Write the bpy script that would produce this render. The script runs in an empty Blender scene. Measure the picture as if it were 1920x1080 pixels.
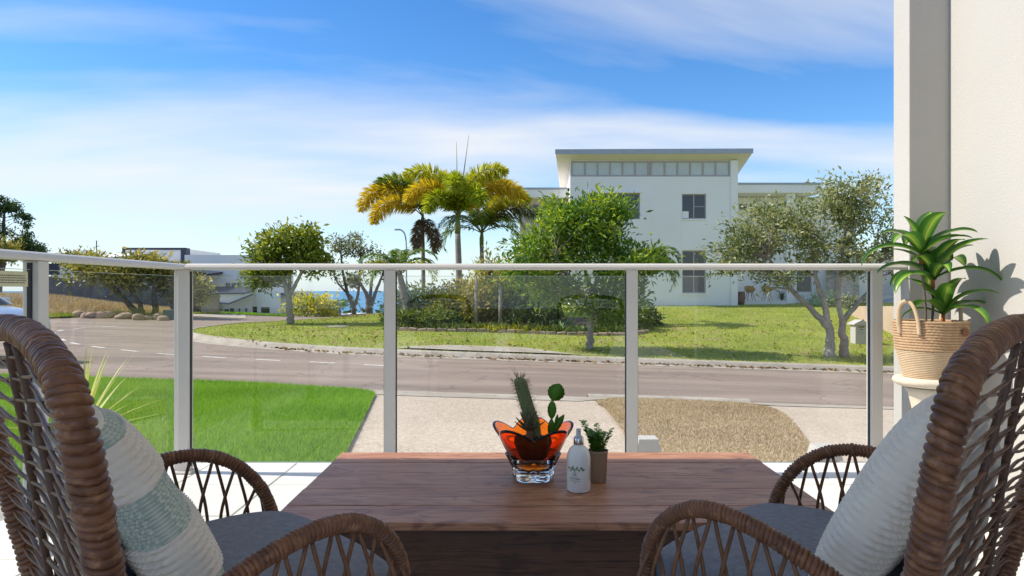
import bpy, bmesh, math, random
import numpy as np
from mathutils import Vector, Matrix

# ---------------------------------------------------------------- camera, sky, sun, exposure
scene = bpy.context.scene
R = random.Random(11)
rng = np.random.default_rng(5)
rad = math.radians
FPX, CX, CY, CAMZ = 1280.0, 960.0, 545.0, 0.87
cam_data = bpy.data.cameras.new('camera')
cam_data.lens = 24.0
cam_data.sensor_width = 36.0
cam_data.shift_y = 5.0 / 1920.0
cam_data.clip_start = 0.05
cam_data.clip_end = 90000
cam = bpy.data.objects.new('camera', cam_data)
scene.collection.objects.link(cam)
cam.location = (0, 0, CAMZ)
cam.rotation_euler = (rad(90), 0, 0)
scene.camera = cam

SUN_EL, SUN_AZ = rad(44), rad(4)          # sun stands to the left, a touch beyond the facades
to_sun = Vector((-math.cos(SUN_EL) * math.cos(SUN_AZ), math.cos(SUN_EL) * math.sin(SUN_AZ), math.sin(SUN_EL)))
world = bpy.data.worlds.new('World')
scene.world = world
world.use_nodes = True
wn, wl = world.node_tree.nodes, world.node_tree.links
wn.clear()
w_out = wn.new('ShaderNodeOutputWorld')
w_bg = wn.new('ShaderNodeBackground')
w_bg.inputs['Strength'].default_value = 0.115
sky = wn.new('ShaderNodeTexSky')
sky.sky_type = 'NISHITA'
sky.sun_disc = False
sky.sun_elevation = SUN_EL
sky.sun_rotation = math.atan2(to_sun.x, to_sun.y)
sky.altitude = 60
sky.air_density = 1.0
sky.dust_density = 0.05
sky.ozone_density = 3.0
w_tc = wn.new('ShaderNodeTexCoord')
w_sep = wn.new('ShaderNodeSeparateXYZ')
wl.new(w_tc.outputs['Generated'], w_sep.inputs[0])
def wmath(op, a, b=None, clamp=False):
    n = wn.new('ShaderNodeMath'); n.operation = op; n.use_clamp = clamp
    for i, v in enumerate((a, b)):
        if v is None: continue
        if isinstance(v, (int, float)): n.inputs[i].default_value = v
        else: wl.new(v, n.inputs[i])
    return n.outputs[0]
zz = wmath('ADD', wmath('MAXIMUM', w_sep.outputs[2], 0.0), 0.22)
cu = wmath('DIVIDE', w_sep.outputs[0], zz)
cv = wmath('DIVIDE', w_sep.outputs[1], zz)
w_comb = wn.new('ShaderNodeCombineXYZ')
wl.new(cu, w_comb.inputs[0]); wl.new(cv, w_comb.inputs[1])
w_map = wn.new('ShaderNodeMapping')
w_map.inputs['Rotation'].default_value = (0, 0, rad(44))
w_map.inputs['Scale'].default_value = (0.27, 0.85, 1)
w_map.inputs['Location'].default_value = (9.2, 2.9, 0)
wl.new(w_comb.outputs[0], w_map.inputs[0])
w_noise = wn.new('ShaderNodeTexNoise')
w_noise.inputs['Scale'].default_value = 1.25
w_noise.inputs['Detail'].default_value = 7
w_noise.inputs['Roughness'].default_value = 0.5
w_noise.inputs['Distortion'].default_value = 0.35
wl.new(w_map.outputs[0], w_noise.inputs['Vector'])
w_ramp = wn.new('ShaderNodeValToRGB')
w_ramp.color_ramp.elements[0].position = 0.445
w_ramp.color_ramp.elements[0].color = (0, 0, 0, 1)
w_ramp.color_ramp.elements[1].position = 0.67
w_ramp.color_ramp.elements[1].color = (0.93, 0.93, 0.93, 1)
wl.new(w_noise.outputs['Fac'], w_ramp.inputs[0])
w_mix = wn.new('ShaderNodeMixRGB')
w_mix.inputs['Color2'].default_value = (4.9, 4.95, 5.0, 1)
wl.new(w_ramp.outputs['Color'], w_mix.inputs['Fac'])
w_hsv = wn.new('ShaderNodeHueSaturation'); w_hsv.inputs['Saturation'].default_value = 1.3; w_hsv.inputs['Hue'].default_value = 0.505
wl.new(sky.outputs['Color'], w_hsv.inputs['Color'])
wl.new(w_hsv.outputs['Color'], w_mix.inputs['Color1'])
# pale sea haze low over the horizon, the same all round
w_hz = wmath('POWER', wmath('SUBTRACT', 1.0, wmath('DIVIDE', wmath('MAXIMUM', w_sep.outputs[2], 0.0), 0.22), True), 2.0)
w_mix2 = wn.new('ShaderNodeMixRGB')
w_mix2.inputs['Color2'].default_value = (3.6, 4.35, 5.0, 1)
wl.new(wmath('MULTIPLY', w_hz, 0.85), w_mix2.inputs['Fac'])
wl.new(w_mix.outputs['Color'], w_mix2.inputs['Color1'])
wl.new(w_mix2.outputs['Color'], w_bg.inputs['Color'])
wl.new(w_bg.outputs[0], w_out.inputs['Surface'])

sun_data = bpy.data.lights.new('sun', 'SUN')
sun_data.energy = 3.5
sun_data.angle = rad(0.53)
sun_data.color = (1.0, 0.93, 0.82)
sun = bpy.data.objects.new('sun', sun_data)
scene.collection.objects.link(sun)
sun.rotation_euler = to_sun.to_track_quat('Z', 'Y').to_euler()

vs = scene.view_settings
vs.view_transform = 'Standard'
vs.look = 'None'
vs.gamma = 1
vs.use_curve_mapping = False
vs.exposure = 0.75

# ---------------------------------------------------------------- helpers
COL = scene.collection

def mesh_obj(name, verts, faces, m=None, parent=None, smooth=False, world=True, rnd=None):
    v = np.asarray(verts, dtype=np.float64).reshape(-1, 3)
    if parent is not None and world:
        off = np.zeros(3); p = parent
        while p is not None:
            off += np.array(p.location); p = p.parent
        v = v - off
    me = bpy.data.meshes.new(name)
    if isinstance(faces, np.ndarray):
        n, k = faces.shape
        me.vertices.add(len(v)); me.vertices.foreach_set('co', v.astype(np.float32).ravel())
        me.loops.add(n * k); me.loops.foreach_set('vertex_index', faces.astype(np.int32).ravel())
        me.polygons.add(n)
        me.polygons.foreach_set('loop_start', np.arange(0, n * k, k, dtype=np.int32))
        me.polygons.foreach_set('loop_total', np.full(n, k, dtype=np.int32))
        me.update(calc_edges=True)
    else:
        me.from_pydata(v.tolist(), [], faces)
    if smooth:
        me.polygons.foreach_set('use_smooth', np.ones(len(me.polygons), dtype=bool))
    if rnd is not None:
        a = me.color_attributes.new('rnd', 'FLOAT_COLOR', 'POINT')
        c = np.ones((len(v), 4), dtype=np.float32)
        rr = np.asarray(rnd, dtype=np.float32)
        if rr.ndim == 1: c[:, 0] = rr
        else: c[:, :rr.shape[1]] = rr
        a.data.foreach_set('color', c.ravel())
    me.update()
    o = bpy.data.objects.new(name, me)
    if m is not None: me.materials.append(m)
    COL.objects.link(o)
    if parent is not None: o.parent = parent
    return o

def tag(o, label=None, cat=None, group=None, kind=None):
    if label: o['label'] = label
    if cat: o['category'] = cat
    if group: o['group'] = group
    if kind: o['kind'] = kind
    return o

def thing(name, label, cat, loc=(0, 0, 0), rz=0.0, group=None):
    o = bpy.data.objects.new(name, None)
    o.empty_display_size = 0.1
    COL.objects.link(o)
    o.location = loc; o.rotation_euler = (0, 0, rz)
    return tag(o, label, cat, group)

def copy_tree(o, parent=None):
    c = o.copy(); COL.objects.link(c); c.parent = parent
    for ch in list(o.children): copy_tree(ch, c)
    return c

def bevel(o, w=0.006, seg=2):
    b = o.modifiers.new('bevel', 'BEVEL'); b.width = w; b.segments = seg; b.limit_method = 'ANGLE'
    return o

class MB:
    def __init__(s): s.v = []; s.f = []
    def add(s, v, f):
        n = len(s.v); s.v.extend([tuple(p) for p in v]); s.f.extend([[i + n for i in q] for q in f]); return s
    def box(s, x0, x1, y0, y1, z0, z1):
        return s.add([(x0,y0,z0),(x1,y0,z0),(x1,y1,z0),(x0,y1,z0),(x0,y0,z1),(x1,y0,z1),(x1,y1,z1),(x0,y1,z1)],
            [(0,3,2,1),(4,5,6,7),(0,1,5,4),(1,2,6,5),(2,3,7,6),(3,0,4,7)])
    def hexa(s, b, t):
        return s.add(list(b) + list(t), [(0,3,2,1),(4,5,6,7),(0,1,5,4),(1,2,6,5),(2,3,7,6),(3,0,4,7)])
    def tube(s, pts, rads, n=8, cap=True, flat=1.0):
        P = [Vector(p) for p in pts]; k = len(P)
        if isinstance(rads, (int, float)): rads = [rads] * k
        up = None; base = len(s.v)
        for i in range(k):
            t = (P[min(i+1, k-1)] - P[max(i-1, 0)])
            t = t.normalized() if t.length > 1e-9 else Vector((0, 0, 1))
            if up is None:
                a = Vector((0, 0, 1)) if abs(t.z) < .9 else Vector((0, 1, 0))
                up = (a - t * a.dot(t)).normalized()
            else:
                up = up - t * up.dot(t)
                up = up.normalized() if up.length > 1e-6 else t.orthogonal().normalized()
            sd = t.cross(up)
            for j in range(n):
                a = 2 * math.pi * j / n
                s.v.append(tuple(P[i] + (up * math.cos(a) * flat + sd * math.sin(a)) * rads[i]))
        for i in range(k - 1):
            for j in range(n):
                a = base + i*n + j; b = base + i*n + (j+1) % n
                s.f.append([a, a + n, b + n, b])
        if cap:
            s.f.append([base + j for j in range(n)])
            s.f.append([base + (k-1)*n + j for j in reversed(range(n))])
        return s
    def lathe(s, prof, n=32, c=(0, 0, 0), rfun=None, close=False):
        base = len(s.v); k = len(prof)
        for (r, z) in prof:
            for j in range(n):
                a = 2 * math.pi * j / n
                rr, zz = (r, z) if rfun is None else rfun(r, z, a)
                s.v.append((c[0] + rr * math.cos(a), c[1] + rr * math.sin(a), c[2] + zz))
        for i in range(k - 1):
            for j in range(n):
                a = base + i*n + j; b = base + i*n + (j+1) % n
                s.f.append([a, b, b + n, a + n])
        if close:
            s.f.append([base + j for j in reversed(range(n))])
            s.f.append([base + (k-1)*n + j for j in range(n)])
        return s
    def prism(s, pts, axis, a0, a1):
        """extrude a 2D outline along axis ('x','y','z') between a0 and a1"""
        def mk(p, a):
            return {'x': (a, p[0], p[1]), 'y': (p[0], a, p[1]), 'z': (p[0], p[1], a)}[axis]
        n = len(pts)
        v = [mk(p, a0) for p in pts] + [mk(p, a1) for p in pts]
        f = [list(range(n))[::-1], list(range(n, 2*n))]
        for i in range(n):
            j = (i + 1) % n; f.append([i, j, j + n, i + n])
        return s.add(v, f)
    def build(s, name, m, parent=None, smooth=False, world=True, bev=0, fix=True):
        o = mesh_obj(name, s.v, s.f, m, parent, smooth, world)
        if fix:
            bm = bmesh.new(); bm.from_mesh(o.data); bmesh.ops.recalc_face_normals(bm, faces=bm.faces); bm.to_mesh(o.data); bm.free()
        if bev: bevel(o, bev)
        return o

def catmull(pts, n=12):
    P = [np.array(p, float) for p in pts]
    P = [2*P[0]-P[1]] + P + [2*P[-1]-P[-2]]
    out = []
    for i in range(1, len(P) - 2):
        for t in np.linspace(0, 1, n, endpoint=False):
            a, b, c, d = P[i-1], P[i], P[i+1], P[i+2]
            out.append(.5*((2*b)+(c-a)*t+(2*a-5*b+4*c-d)*t*t+(3*b-a-3*c+d)*t**3))
    out.append(P[-2]); return np.array(out)

def resample(pts, step):
    pts = np.asarray(pts, float)
    L = np.r_[0, np.cumsum(np.linalg.norm(np.diff(pts, axis=0), axis=1))]
    n = max(2, int(L[-1] / step) + 1)
    t = np.linspace(0, L[-1], n)
    return np.stack([np.interp(t, L, pts[:, i]) for i in range(pts.shape[1])], 1)

# ---------------------------------------------------------------- materials
MATS = {}
def nodes_of(name):
    m = bpy.data.materials.new(name); m.use_nodes = True
    nt = m.node_tree; nt.nodes.clear()
    out = nt.nodes.new('ShaderNodeOutputMaterial'); b = nt.nodes.new('ShaderNodeBsdfPrincipled')
    nt.links.new(b.outputs[0], out.inputs[0])
    return m, nt, b, out

def mat(name, c1, c2=None, scale=4, rough=.6, bump=0, bscale=40, metal=0, spec=.4, stretch=(1, 1, 1), coord='Object',
        lo=.35, hi=.65, detail=6, c3=None, s3=30, lo3=.55, hi3=.7, voro=None, bdist=.01):
    m, nt, b, out = nodes_of(name); N, L = nt.nodes, nt.links
    b.inputs['Roughness'].default_value = rough; b.inputs['Metallic'].default_value = metal
    b.inputs['Specular IOR Level'].default_value = spec
    b.inputs['Base Color'].default_value = (*c1, 1)
    if coord == 'World':
        g = N.new('ShaderNodeNewGeometry'); vec = g.outputs['Position']
    else:
        g = N.new('ShaderNodeTexCoord'); vec = g.outputs[coord]
    mp = N.new('ShaderNodeMapping'); mp.inputs['Scale'].default_value = stretch; L.new(vec, mp.inputs[0]); vec = mp.outputs[0]
    def noise(s, d=detail):
        n = N.new('ShaderNodeTexNoise'); n.inputs['Scale'].default_value = s; n.inputs['Detail'].default_value = d
        n.inputs['Roughness'].default_value = .6; L.new(vec, n.inputs['Vector']); return n.outputs['Fac']
    def rampf(f, a, z):
        r = N.new('ShaderNodeMapRange'); r.inputs[1].default_value = a; r.inputs[2].default_value = z; r.clamp = True
        L.new(f, r.inputs[0]); return r.outputs[0]
    col = None
    if c2 is not None:
        mx = N.new('ShaderNodeMixRGB'); mx.inputs[1].default_value = (*c1, 1); mx.inputs[2].default_value = (*c2, 1)
        L.new(rampf(noise(scale), lo, hi), mx.inputs[0]); col = mx.outputs[0]
    if c3 is not None:
        mx = N.new('ShaderNodeMixRGB'); mx.inputs[2].default_value = (*c3, 1)
        if col is None: mx.inputs[1].default_value = (*c1, 1)
        else: L.new(col, mx.inputs[1])
        if voro:
            vn = N.new('ShaderNodeTexVoronoi'); vn.inputs['Scale'].default_value = s3; L.new(vec, vn.inputs['Vector'])
            sep = N.new('ShaderNodeSeparateColor'); L.new(vn.outputs['Color'], sep.inputs[0])
            L.new(rampf(sep.outputs[0], lo3, hi3), mx.inputs[0])
        else:
            L.new(rampf(noise(s3, 3), lo3, hi3), mx.inputs[0])
        col = mx.outputs[0]
    if col is not None: L.new(col, b.inputs['Base Color'])
    if bump:
        bp = N.new('ShaderNodeBump'); bp.inputs['Strength'].default_value = bump; bp.inputs['Distance'].default_value = bdist
        L.new(noise(bscale, 4), bp.inputs['Height']); L.new(bp.outputs[0], b.inputs['Normal'])
    MATS[name] = m
    return m

def leaf_mat(name, cols, rough=.45, trans=.3, spec=.35, attr_stripe=None):
    m, nt, b, out = nodes_of(name); N, L = nt.nodes, nt.links
    at = N.new('ShaderNodeVertexColor'); at.layer_name = 'rnd'
    sep = N.new('ShaderNodeSeparateColor'); L.new(at.outputs[0], sep.inputs[0])
    rp = N.new('ShaderNodeValToRGB'); e = rp.color_ramp.elements
    while len(e) < len(cols): e.new(.5)
    for i, c in enumerate(cols):
        e[i].position = i / (len(cols) - 1); e[i].color = (*c, 1)
    L.new(sep.outputs[0], rp.inputs[0])
    b.inputs['Roughness'].default_value = rough; b.inputs['Specular IOR Level'].default_value = spec
    L.new(rp.outputs[0], b.inputs['Base Color'])
    tr = N.new('ShaderNodeBsdfTranslucent')
    br = N.new('ShaderNodeMixRGB'); br.blend_type = 'MULTIPLY'; br.inputs[0].default_value = 1
    br.inputs[2].default_value = (1.9, 1.8, .8, 1); L.new(rp.outputs[0], br.inputs[1]); L.new(br.outputs[0], tr.inputs[0])
    mx = N.new('ShaderNodeMixShader'); mx.inputs[0].default_value = trans
    L.new(b.outputs[0], mx.inputs[1]); L.new(tr.outputs[0], mx.inputs[2]); L.new(mx.outputs[0], out.inputs[0])
    MATS[name] = m
    return m

def glass_pane_mat(name, tint):
    m, nt, b, out = nodes_of(name); N, L = nt.nodes, nt.links
    N.remove(b)
    tr = N.new('ShaderNodeBsdfTransparent'); tr.inputs[0].default_value = (*tint, 1)
    gl = N.new('ShaderNodeBsdfGlossy'); gl.inputs['Roughness'].default_value = 0.0
    lw = N.new('ShaderNodeLayerWeight'); lw.inputs[0].default_value = .5
    pw = N.new('ShaderNodeMath'); pw.operation = 'POWER'; pw.inputs[1].default_value = 5; L.new(lw.outputs['Facing'], pw.inputs[0])
    ma = N.new('ShaderNodeMath'); ma.operation = 'MULTIPLY_ADD'; ma.inputs[1].default_value = .9; ma.inputs[2].default_value = .035; L.new(pw.outputs[0], ma.inputs[0])
    mx = N.new('ShaderNodeMixShader'); L.new(ma.outputs[0], mx.inputs[0]); L.new(tr.outputs[0], mx.inputs[1]); L.new(gl.outputs[0], mx.inputs[2])
    L.new(mx.outputs[0], out.inputs[0]); return m

# ---------------------------------------------------------------- terrain
def sstep(x, a, b):
    t = np.clip((x - a) / (b - a), 0, 1); return t*t*(3-2*t)

def drop(X, Y):
    """how far the ground lies below the camera"""
    X = np.asarray(X, float); Y = np.asarray(Y, float)
    Hr = 1.75 + .03 * np.clip(X, -18, 16)
    Hn = 1.2 + (Hr - 1.2) * np.clip((Y - 3.45) / 7.9, 0, 1)
    u = np.clip((Y - 18) / 18, 0, 1.1)
    Ht = np.interp(X, [-12, -6, 2, 20], [1.5, 1.3, .95, .85])
    Hl = Hr + (Ht - Hr) * u
    w = sstep(X, -12, -9)
    H = np.where(Y < 11.35, Hn, Hr * (1-w) + Hl * w)
    H = H - .95 * np.exp(-(((X + 25) / 5.5) ** 2 + ((Y - 34) / 4.0) ** 2)) 
    H = H + sstep(Y, 37, 60) * 2.2 * sstep(X, -17, -12) * (1 - sstep(X, 2, 5)) + .55 * sstep(Y, 36, 55) * (1 - sstep(X, -17, -12))
    H = H + .6 * sstep(X, -20, -14) * (1 - sstep(X, -12, -8)) * sstep(Y, 37, 43)
    H = H + np.clip(Y - 66, 0, 400) * .14 
    return H

def gz(X, Y): return CAMZ - drop(X, Y)
def gp(X, Y, o=0.0): return Vector((X, Y, float(gz(X, Y)) + o))
def P(px, py, d): return Vector(((px - CX) / FPX * d, d, CAMZ - (py - CY) / FPX * d))
def G(px, py, o=0.0):
    d = 20.0
    for _ in range(60):
        d = .5*d + .5*FPX * (float(drop((px - CX) / FPX * d, d)) - o) / (py - CY)
    return Vector(((px - CX) / FPX * d, d, CAMZ - (py - CY) / FPX * d))

def strip(name, A, B, m, off, nu=40, nv=8, parent=None, kind='structure', zfun=None):
    """a sheet on the ground between two plan outlines"""
    A = resample(np.array(A, float), .01) if False else np.array(A, float); B = np.array(B, float)
    def rs(Q):
        L = np.r_[0, np.cumsum(np.linalg.norm(np.diff(Q, axis=0), axis=1))]
        t = np.linspace(0, L[-1], nu); return np.stack([np.interp(t, L, Q[:, 0]), np.interp(t, L, Q[:, 1])], 1)
    a, b = rs(A), rs(B)
    t = np.linspace(0, 1, nv)[None, :, None]
    g = a[:, None] * (1 - t) + b[:, None] * t
    z = gz(g[..., 0], g[..., 1]) + off
    v = np.concatenate([g, z[..., None]], -1).reshape(-1, 3)
    idx = np.arange(nu * nv).reshape(nu, nv)
    f = np.stack([idx[:-1, :-1], idx[1:, :-1], idx[1:, 1:], idx[:-1, 1:]], -1).reshape(-1, 4)
    d1 = g[1, 0] - g[0, 0]; d2 = g[0, 1] - g[0, 0]
    if d1[0]*d2[1] - d1[1]*d2[0] < 0: f = f[:, ::-1]
    o = mesh_obj(name, v, np.ascontiguousarray(f), m, parent, True)
    if kind: o['kind'] = kind
    return o, g

def blades(name, g, n, h, w, m, off, lean=.6, kind='stuff', hv=.5):
    """upright grass blades scattered over a sheet g (nu,nv,2)"""
    nu, nv = g.shape[:2]
    a = g[:-1, :-1].reshape(-1, 2); b = g[1:, :-1].reshape(-1, 2); c = g[1:, 1:].reshape(-1, 2); d = g[:-1, 1:].reshape(-1, 2)
    area = .5*np.abs((c-a)[:, 0]*(d-b)[:, 1]-(c-a)[:, 1]*(d-b)[:, 0])
    k = rng.choice(len(a), n, p=area/area.sum())
    u = rng.random((n, 1)); v = rng.random((n, 1))
    p = a[k]*(1-u)*(1-v)+b[k]*u*(1-v)+c[k]*u*v+d[k]*(1-u)*v
    z = gz(p[:, 0], p[:, 1]) + off
    base = np.c_[p, z]
    th = rng.random(n)*2*np.pi; hh = h*(1-hv+2*hv*rng.random(n))
    dx = np.c_[np.cos(th), np.sin(th), np.zeros(n)]*w/2
    th2 = rng.random(n)*2*np.pi; ln = hh*lean*rng.random(n)
    tip = base+np.c_[np.cos(th2)*ln, np.sin(th2)*ln, hh]
    vv = np.stack([base-dx, base+dx, tip], 1).reshape(-1, 3)
    f = np.arange(3*n).reshape(n, 3)
    patch = .5 + .25*np.sin(p[:, 0]*1.7 + 1.3*np.sin(p[:, 1]*1.1)) + .25*np.sin(p[:, 1]*2.3 + 1.7*np.sin(p[:, 0]*.8))
    r = np.repeat(np.clip(.62*rng.random(n) + .38*patch, 0, 1), 3)
    o = mesh_obj(name, vv, f, m, None, False, rnd=r); o['kind'] = kind
    return o
# ---------------------------------------------------------------- the setting
M_soil = mat('ground_soil', (.13, .115, .06), (.20, .17, .10), .35, .95, .4, 9, coord='World', c3=(.07, .09, .025), s3=1.3, lo3=.45, hi3=.6)
M_sea = mat('sea_water', (.012, .16, .33), (.02, .22, .40), .002, .35, coord='World', spec=.3)
M_asphalt = mat('asphalt', (.235, .175, .14), (.31, .24, .195), .5, .9, .35, 160, coord='World', c3=(.40, .33, .275), s3=70, lo3=.5, hi3=.75, bdist=.004, lo=.25, hi=.75)
M_conc = mat('kerb_concrete', (.36, .31, .25), (.46, .41, .34), 1.6, .9, .3, 60, coord='World', c3=(.26, .22, .17), s3=5, lo3=.55, hi3=.75)
M_aggr = mat('exposed_aggregate', (.40, .315, .235), (.47, .375, .285), .6, .85, .5, 70, coord='World', c3=(.62, .53, .43), s3=50, lo3=.3, hi3=1.0, voro=True, bdist=.01)
M_lawnbase = mat('lawn_base', (.09, .19, .012), (.13, .25, .016), 3, .95, .3, 80, coord='World')
M_turf = leaf_mat('turf_blades', [(.10, .22, .012), (.17, .33, .018), (.24, .42, .03), (.32, .48, .06)], rough=.6, trans=.25, spec=.2)
M_vergebase = mat('verge_base', (.19, .235, .028), (.29, .32, .05), .5, .95, .4, 30, coord='World', c3=(.30, .25, .10), s3=1.1, lo3=.52, hi3=.68)
M_verge = leaf_mat('verge_blades', [(.16, .22, .018), (.26, .34, .03), (.36, .41, .06), (.48, .42, .16)], rough=.7, trans=.2, spec=.15)
M_drybase = mat('dry_grass_base', (.30, .225, .13), (.42, .33, .21), 1.2, .95, .5, 30, coord='World', c3=(.36, .30, .22), s3=9)
M_dry = leaf_mat('dry_grass_blades', [(.27, .19, .11), (.42, .31, .20), (.55, .44, .31), (.42, .34, .19)], rough=.8, trans=.15, spec=.1)
M_paint = mat('road_paint', (.78, .76, .72), (.6, .57, .53), 9, .8, .2, 60, coord='World')
M_litter = leaf_mat('leaf_litter_colours', [(.10, .05, .02), (.22, .12, .05), (.35, .24, .11), (.18, .10, .05)], rough=.8, trans=.1)
M_white = mat('white_render', (.50, .48, .45), (.475, .455, .43), 1.2, .85, .5, 120, coord='World', bdist=.004)
M_tile = mat('deck_tile', (.76, .73, .67), (.71, .68, .62), 2.5, .45, .05, 60, coord='World')
M_grout = mat('tile_grout', (.30, .28, .26), (.36, .34, .31), 8, .9, coord='World')

# ground: one sheet from under the deck out to the coast
xs = np.unique(np.r_[np.linspace(-400, -60, 18), np.linspace(-60, -30, 16), np.linspace(-30, 28, 146), np.linspace(28, 60, 12), np.linspace(60, 400, 18)])
ys = np.unique(np.r_[np.linspace(-40, 2, 10), np.linspace(2, 45, 120), np.linspace(45, 75, 24), np.linspace(75, 450, 30)])
gx, gy = np.meshgrid(xs, ys, indexing='ij')
vz = gz(gx, gy) - .03
idx = np.arange(gx.size).reshape(gx.shape)
fc = np.stack([idx[:-1, :-1], idx[1:, :-1], idx[1:, 1:], idx[:-1, 1:]], -1).reshape(-1, 4)
tag(mesh_obj('ground', np.stack([gx, gy, vz], -1).reshape(-1, 3), fc, M_soil, None, True), kind='structure')
tag(mesh_obj('sea', [(-60000, 150, -46), (60000, 150, -46), (60000, 70000, -46), (-60000, 70000, -46)], [(0, 1, 2, 3)], M_sea), kind='structure')

# road: straight from the right, then round a tight bend into the side street
center = catmull([(34, 14.3), (20, 14.35), (9, 14.5), (2, 14.7), (-3.1, 15.0), (-7.8, 15.8), (-11.5, 17.9), (-13.9, 20.6), (-14.9, 23.3), (-14.2, 26.5), (-12.8, 30.5), (-10.6, 36.5), (-9, 43)], 14)
def offset(c, d):
    t = np.gradient(c, axis=0); t /= np.linalg.norm(t, axis=1)[:, None]
    return c + np.c_[-t[:, 1], t[:, 0]] * d
far_kerb = catmull([(34, 16.9), (20, 17.0), (9.4, 17.0), (3, 17.25), (-3, 17.6), (-5.94, 18.3), (-7.5, 19.0), (-8.7, 19.8), (-9.95, 21.1), (-10.75, 22.6), (-11.1, 24.4), (-11.0, 27.5), (-9.9, 30.2), (-8.5, 33), (-7.3, 36.3), (-6.2, 41)], 12)
near_edge = catmull([(34, 11.0), (20, 11.1), (6.2, 11.27), (1.6, 11.35), (-1.94, 11.45), (-4.66, 11.95), (-9, 12.0), (-15, 13.2), (-19.5, 17.5), (-21, 23), (-19.5, 27.3), (-17.6, 30.5), (-15.8, 36.3), (-14.3, 43)], 12)
def wear(m):
    nt = m.node_tree; N, L = nt.nodes, nt.links; b = [n for n in N if n.type == 'BSDF_PRINCIPLED'][0]; src = b.inputs['Base Color'].links[0].from_socket
    g = N.new('ShaderNodeNewGeometry'); mp = N.new('ShaderNodeMapping'); mp.inputs['Scale'].default_value = (.10, .9, 1); L.new(g.outputs['Position'], mp.inputs[0])
    n1 = N.new('ShaderNodeTexNoise'); n1.inputs['Scale'].default_value = 1.6; n1.inputs['Detail'].default_value = 5; L.new(mp.outputs[0], n1.inputs['Vector'])
    r1 = N.new('ShaderNodeMapRange'); r1.inputs[1].default_value = .38; r1.inputs[2].default_value = .66; r1.inputs[3].default_value = .80; r1.inputs[4].default_value = 1.12; L.new(n1.outputs['Fac'], r1.inputs[0])
    v = N.new('ShaderNodeTexVoronoi'); v.feature = 'DISTANCE_TO_EDGE'; v.inputs['Scale'].default_value = .33
    n2 = N.new('ShaderNodeTexNoise'); n2.inputs['Scale'].default_value = 1.1; L.new(g.outputs['Position'], n2.inputs['Vector'])
    ad = N.new('ShaderNodeMixRGB'); ad.blend_type = 'ADD'; ad.inputs[0].default_value = .9; L.new(g.outputs['Position'], ad.inputs[1]); L.new(n2.outputs['Color'], ad.inputs[2]); L.new(ad.outputs[0], v.inputs['Vector'])
    r2 = N.new('ShaderNodeMapRange'); r2.inputs[1].default_value = 0; r2.inputs[2].default_value = .012; r2.inputs[3].default_value = .72; r2.inputs[4].default_value = 1; L.new(v.outputs['Distance'], r2.inputs[0])
    mu = N.new('ShaderNodeMath'); mu.operation = 'MULTIPLY'; L.new(r1.outputs[0], mu.inputs[0]); L.new(r2.outputs[0], mu.inputs[1])
    vm = N.new('ShaderNodeVectorMath'); vm.operation = 'SCALE'; L.new(src, vm.inputs[0]); L.new(mu.outputs[0], vm.inputs['Scale']); L.new(vm.outputs[0], b.inputs['Base Color'])
wear(M_asphalt)
strip('road', far_kerb, near_edge, M_asphalt, .0, 150, 14)

# kerb along the far side: sloping concrete profile swept along the line
def kerb(name, line, prof, step=.35):
    line = resample(line, step)
    t = np.gradient(line, axis=0); t /= np.linalg.norm(t, axis=1)[:, None]
    nrm = np.c_[t[:, 1], -t[:, 0]]
    n = len(line); k = len(prof); v = []
    for i in range(n):
        for (o, h) in prof:
            q = line[i] + nrm[i] * o
            v.append((q[0], q[1], float(gz(line[i][0], line[i][1])) + h))
    f = [[i*k+j, (i+1)*k+j, (i+1)*k+j+1, i*k+j+1] for i in range(n-1) for j in range(k-1)]
    return tag(MB().add(v, f).build(name, M_conc, smooth=False), kind='structure')
# outwards from the road is the +normal side of far_kerb (towards the lawn)
kerb('kerb', far_kerb, [(-.42, .006), (-.10, .015), (-.02, .11), (.03, .135), (.16, .14), (.17, .02)])

# neighbour lawn
lawn_a = offset(far_kerb, -.15)
back_line = [(34, 37.2), (20, 37.2), (8, 37.2), (2.5, 38), (-2, 40), (-4, 41.5), (-5.4, 41.6)]
lawn_o, lawn_g = strip('verge_lawn', lawn_a, back_line, M_vergebase, .12, 120, 46)
lv = lawn_o.data.vertices
sel = lawn_g[:, :-2]
blades('lawn_grass', sel, 110000, .055, .03, M_verge, .11, lean=1.2)
# fallen leaves over the lawn and in the gutter
def litter(name, pts, size, off, m=M_litter):
    n = len(pts); z = gz(pts[:, 0], pts[:, 1]) + off
    th = rng.random(n)*6.28; s = size*(.6+.8*rng.random(n))
    c = np.c_[pts, z]
    ax = np.c_[np.cos(th), np.sin(th), rng.normal(0, .35, n)]*s[:, None]; bx = np.c_[-np.sin(th), np.cos(th), rng.normal(0, .35, n)]*s[:, None]*.5
    lift = np.c_[np.zeros((n, 2)), s*.4]
    v = np.stack([c-ax, c+bx+lift, c+ax, c-bx+lift], 1).reshape(-1, 3)
    return tag(mesh_obj(name, v, np.arange(4*n).reshape(n, 4), m, rnd=np.repeat(rng.random(n), 4)), kind='stuff')
ii = rng.integers(0, lawn_g.shape[0], 2200); jj = np.minimum((rng.random(2200)**1.6*26).astype(int), 44)
lp = lawn_g[ii, jj] + rng.normal(0, .3, (2200, 2))
litter('fallen_leaves', lp[(lp[:, 1] > 17.9) & (lp[:, 0] > -8.5)], .055, .155)
fk = resample(far_kerb, .02); fk = fk[(fk[:, 0] > -6.5) & (fk[:, 0] < 12) & (fk[:, 1] < 20)]
kk = fk[rng.integers(0, len(fk), 700)]; kk = kk - np.c_[np.zeros(700), np.abs(rng.normal(.06, .14, 700))]
litter('gutter_leaves', kk, .06, .02)

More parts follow.
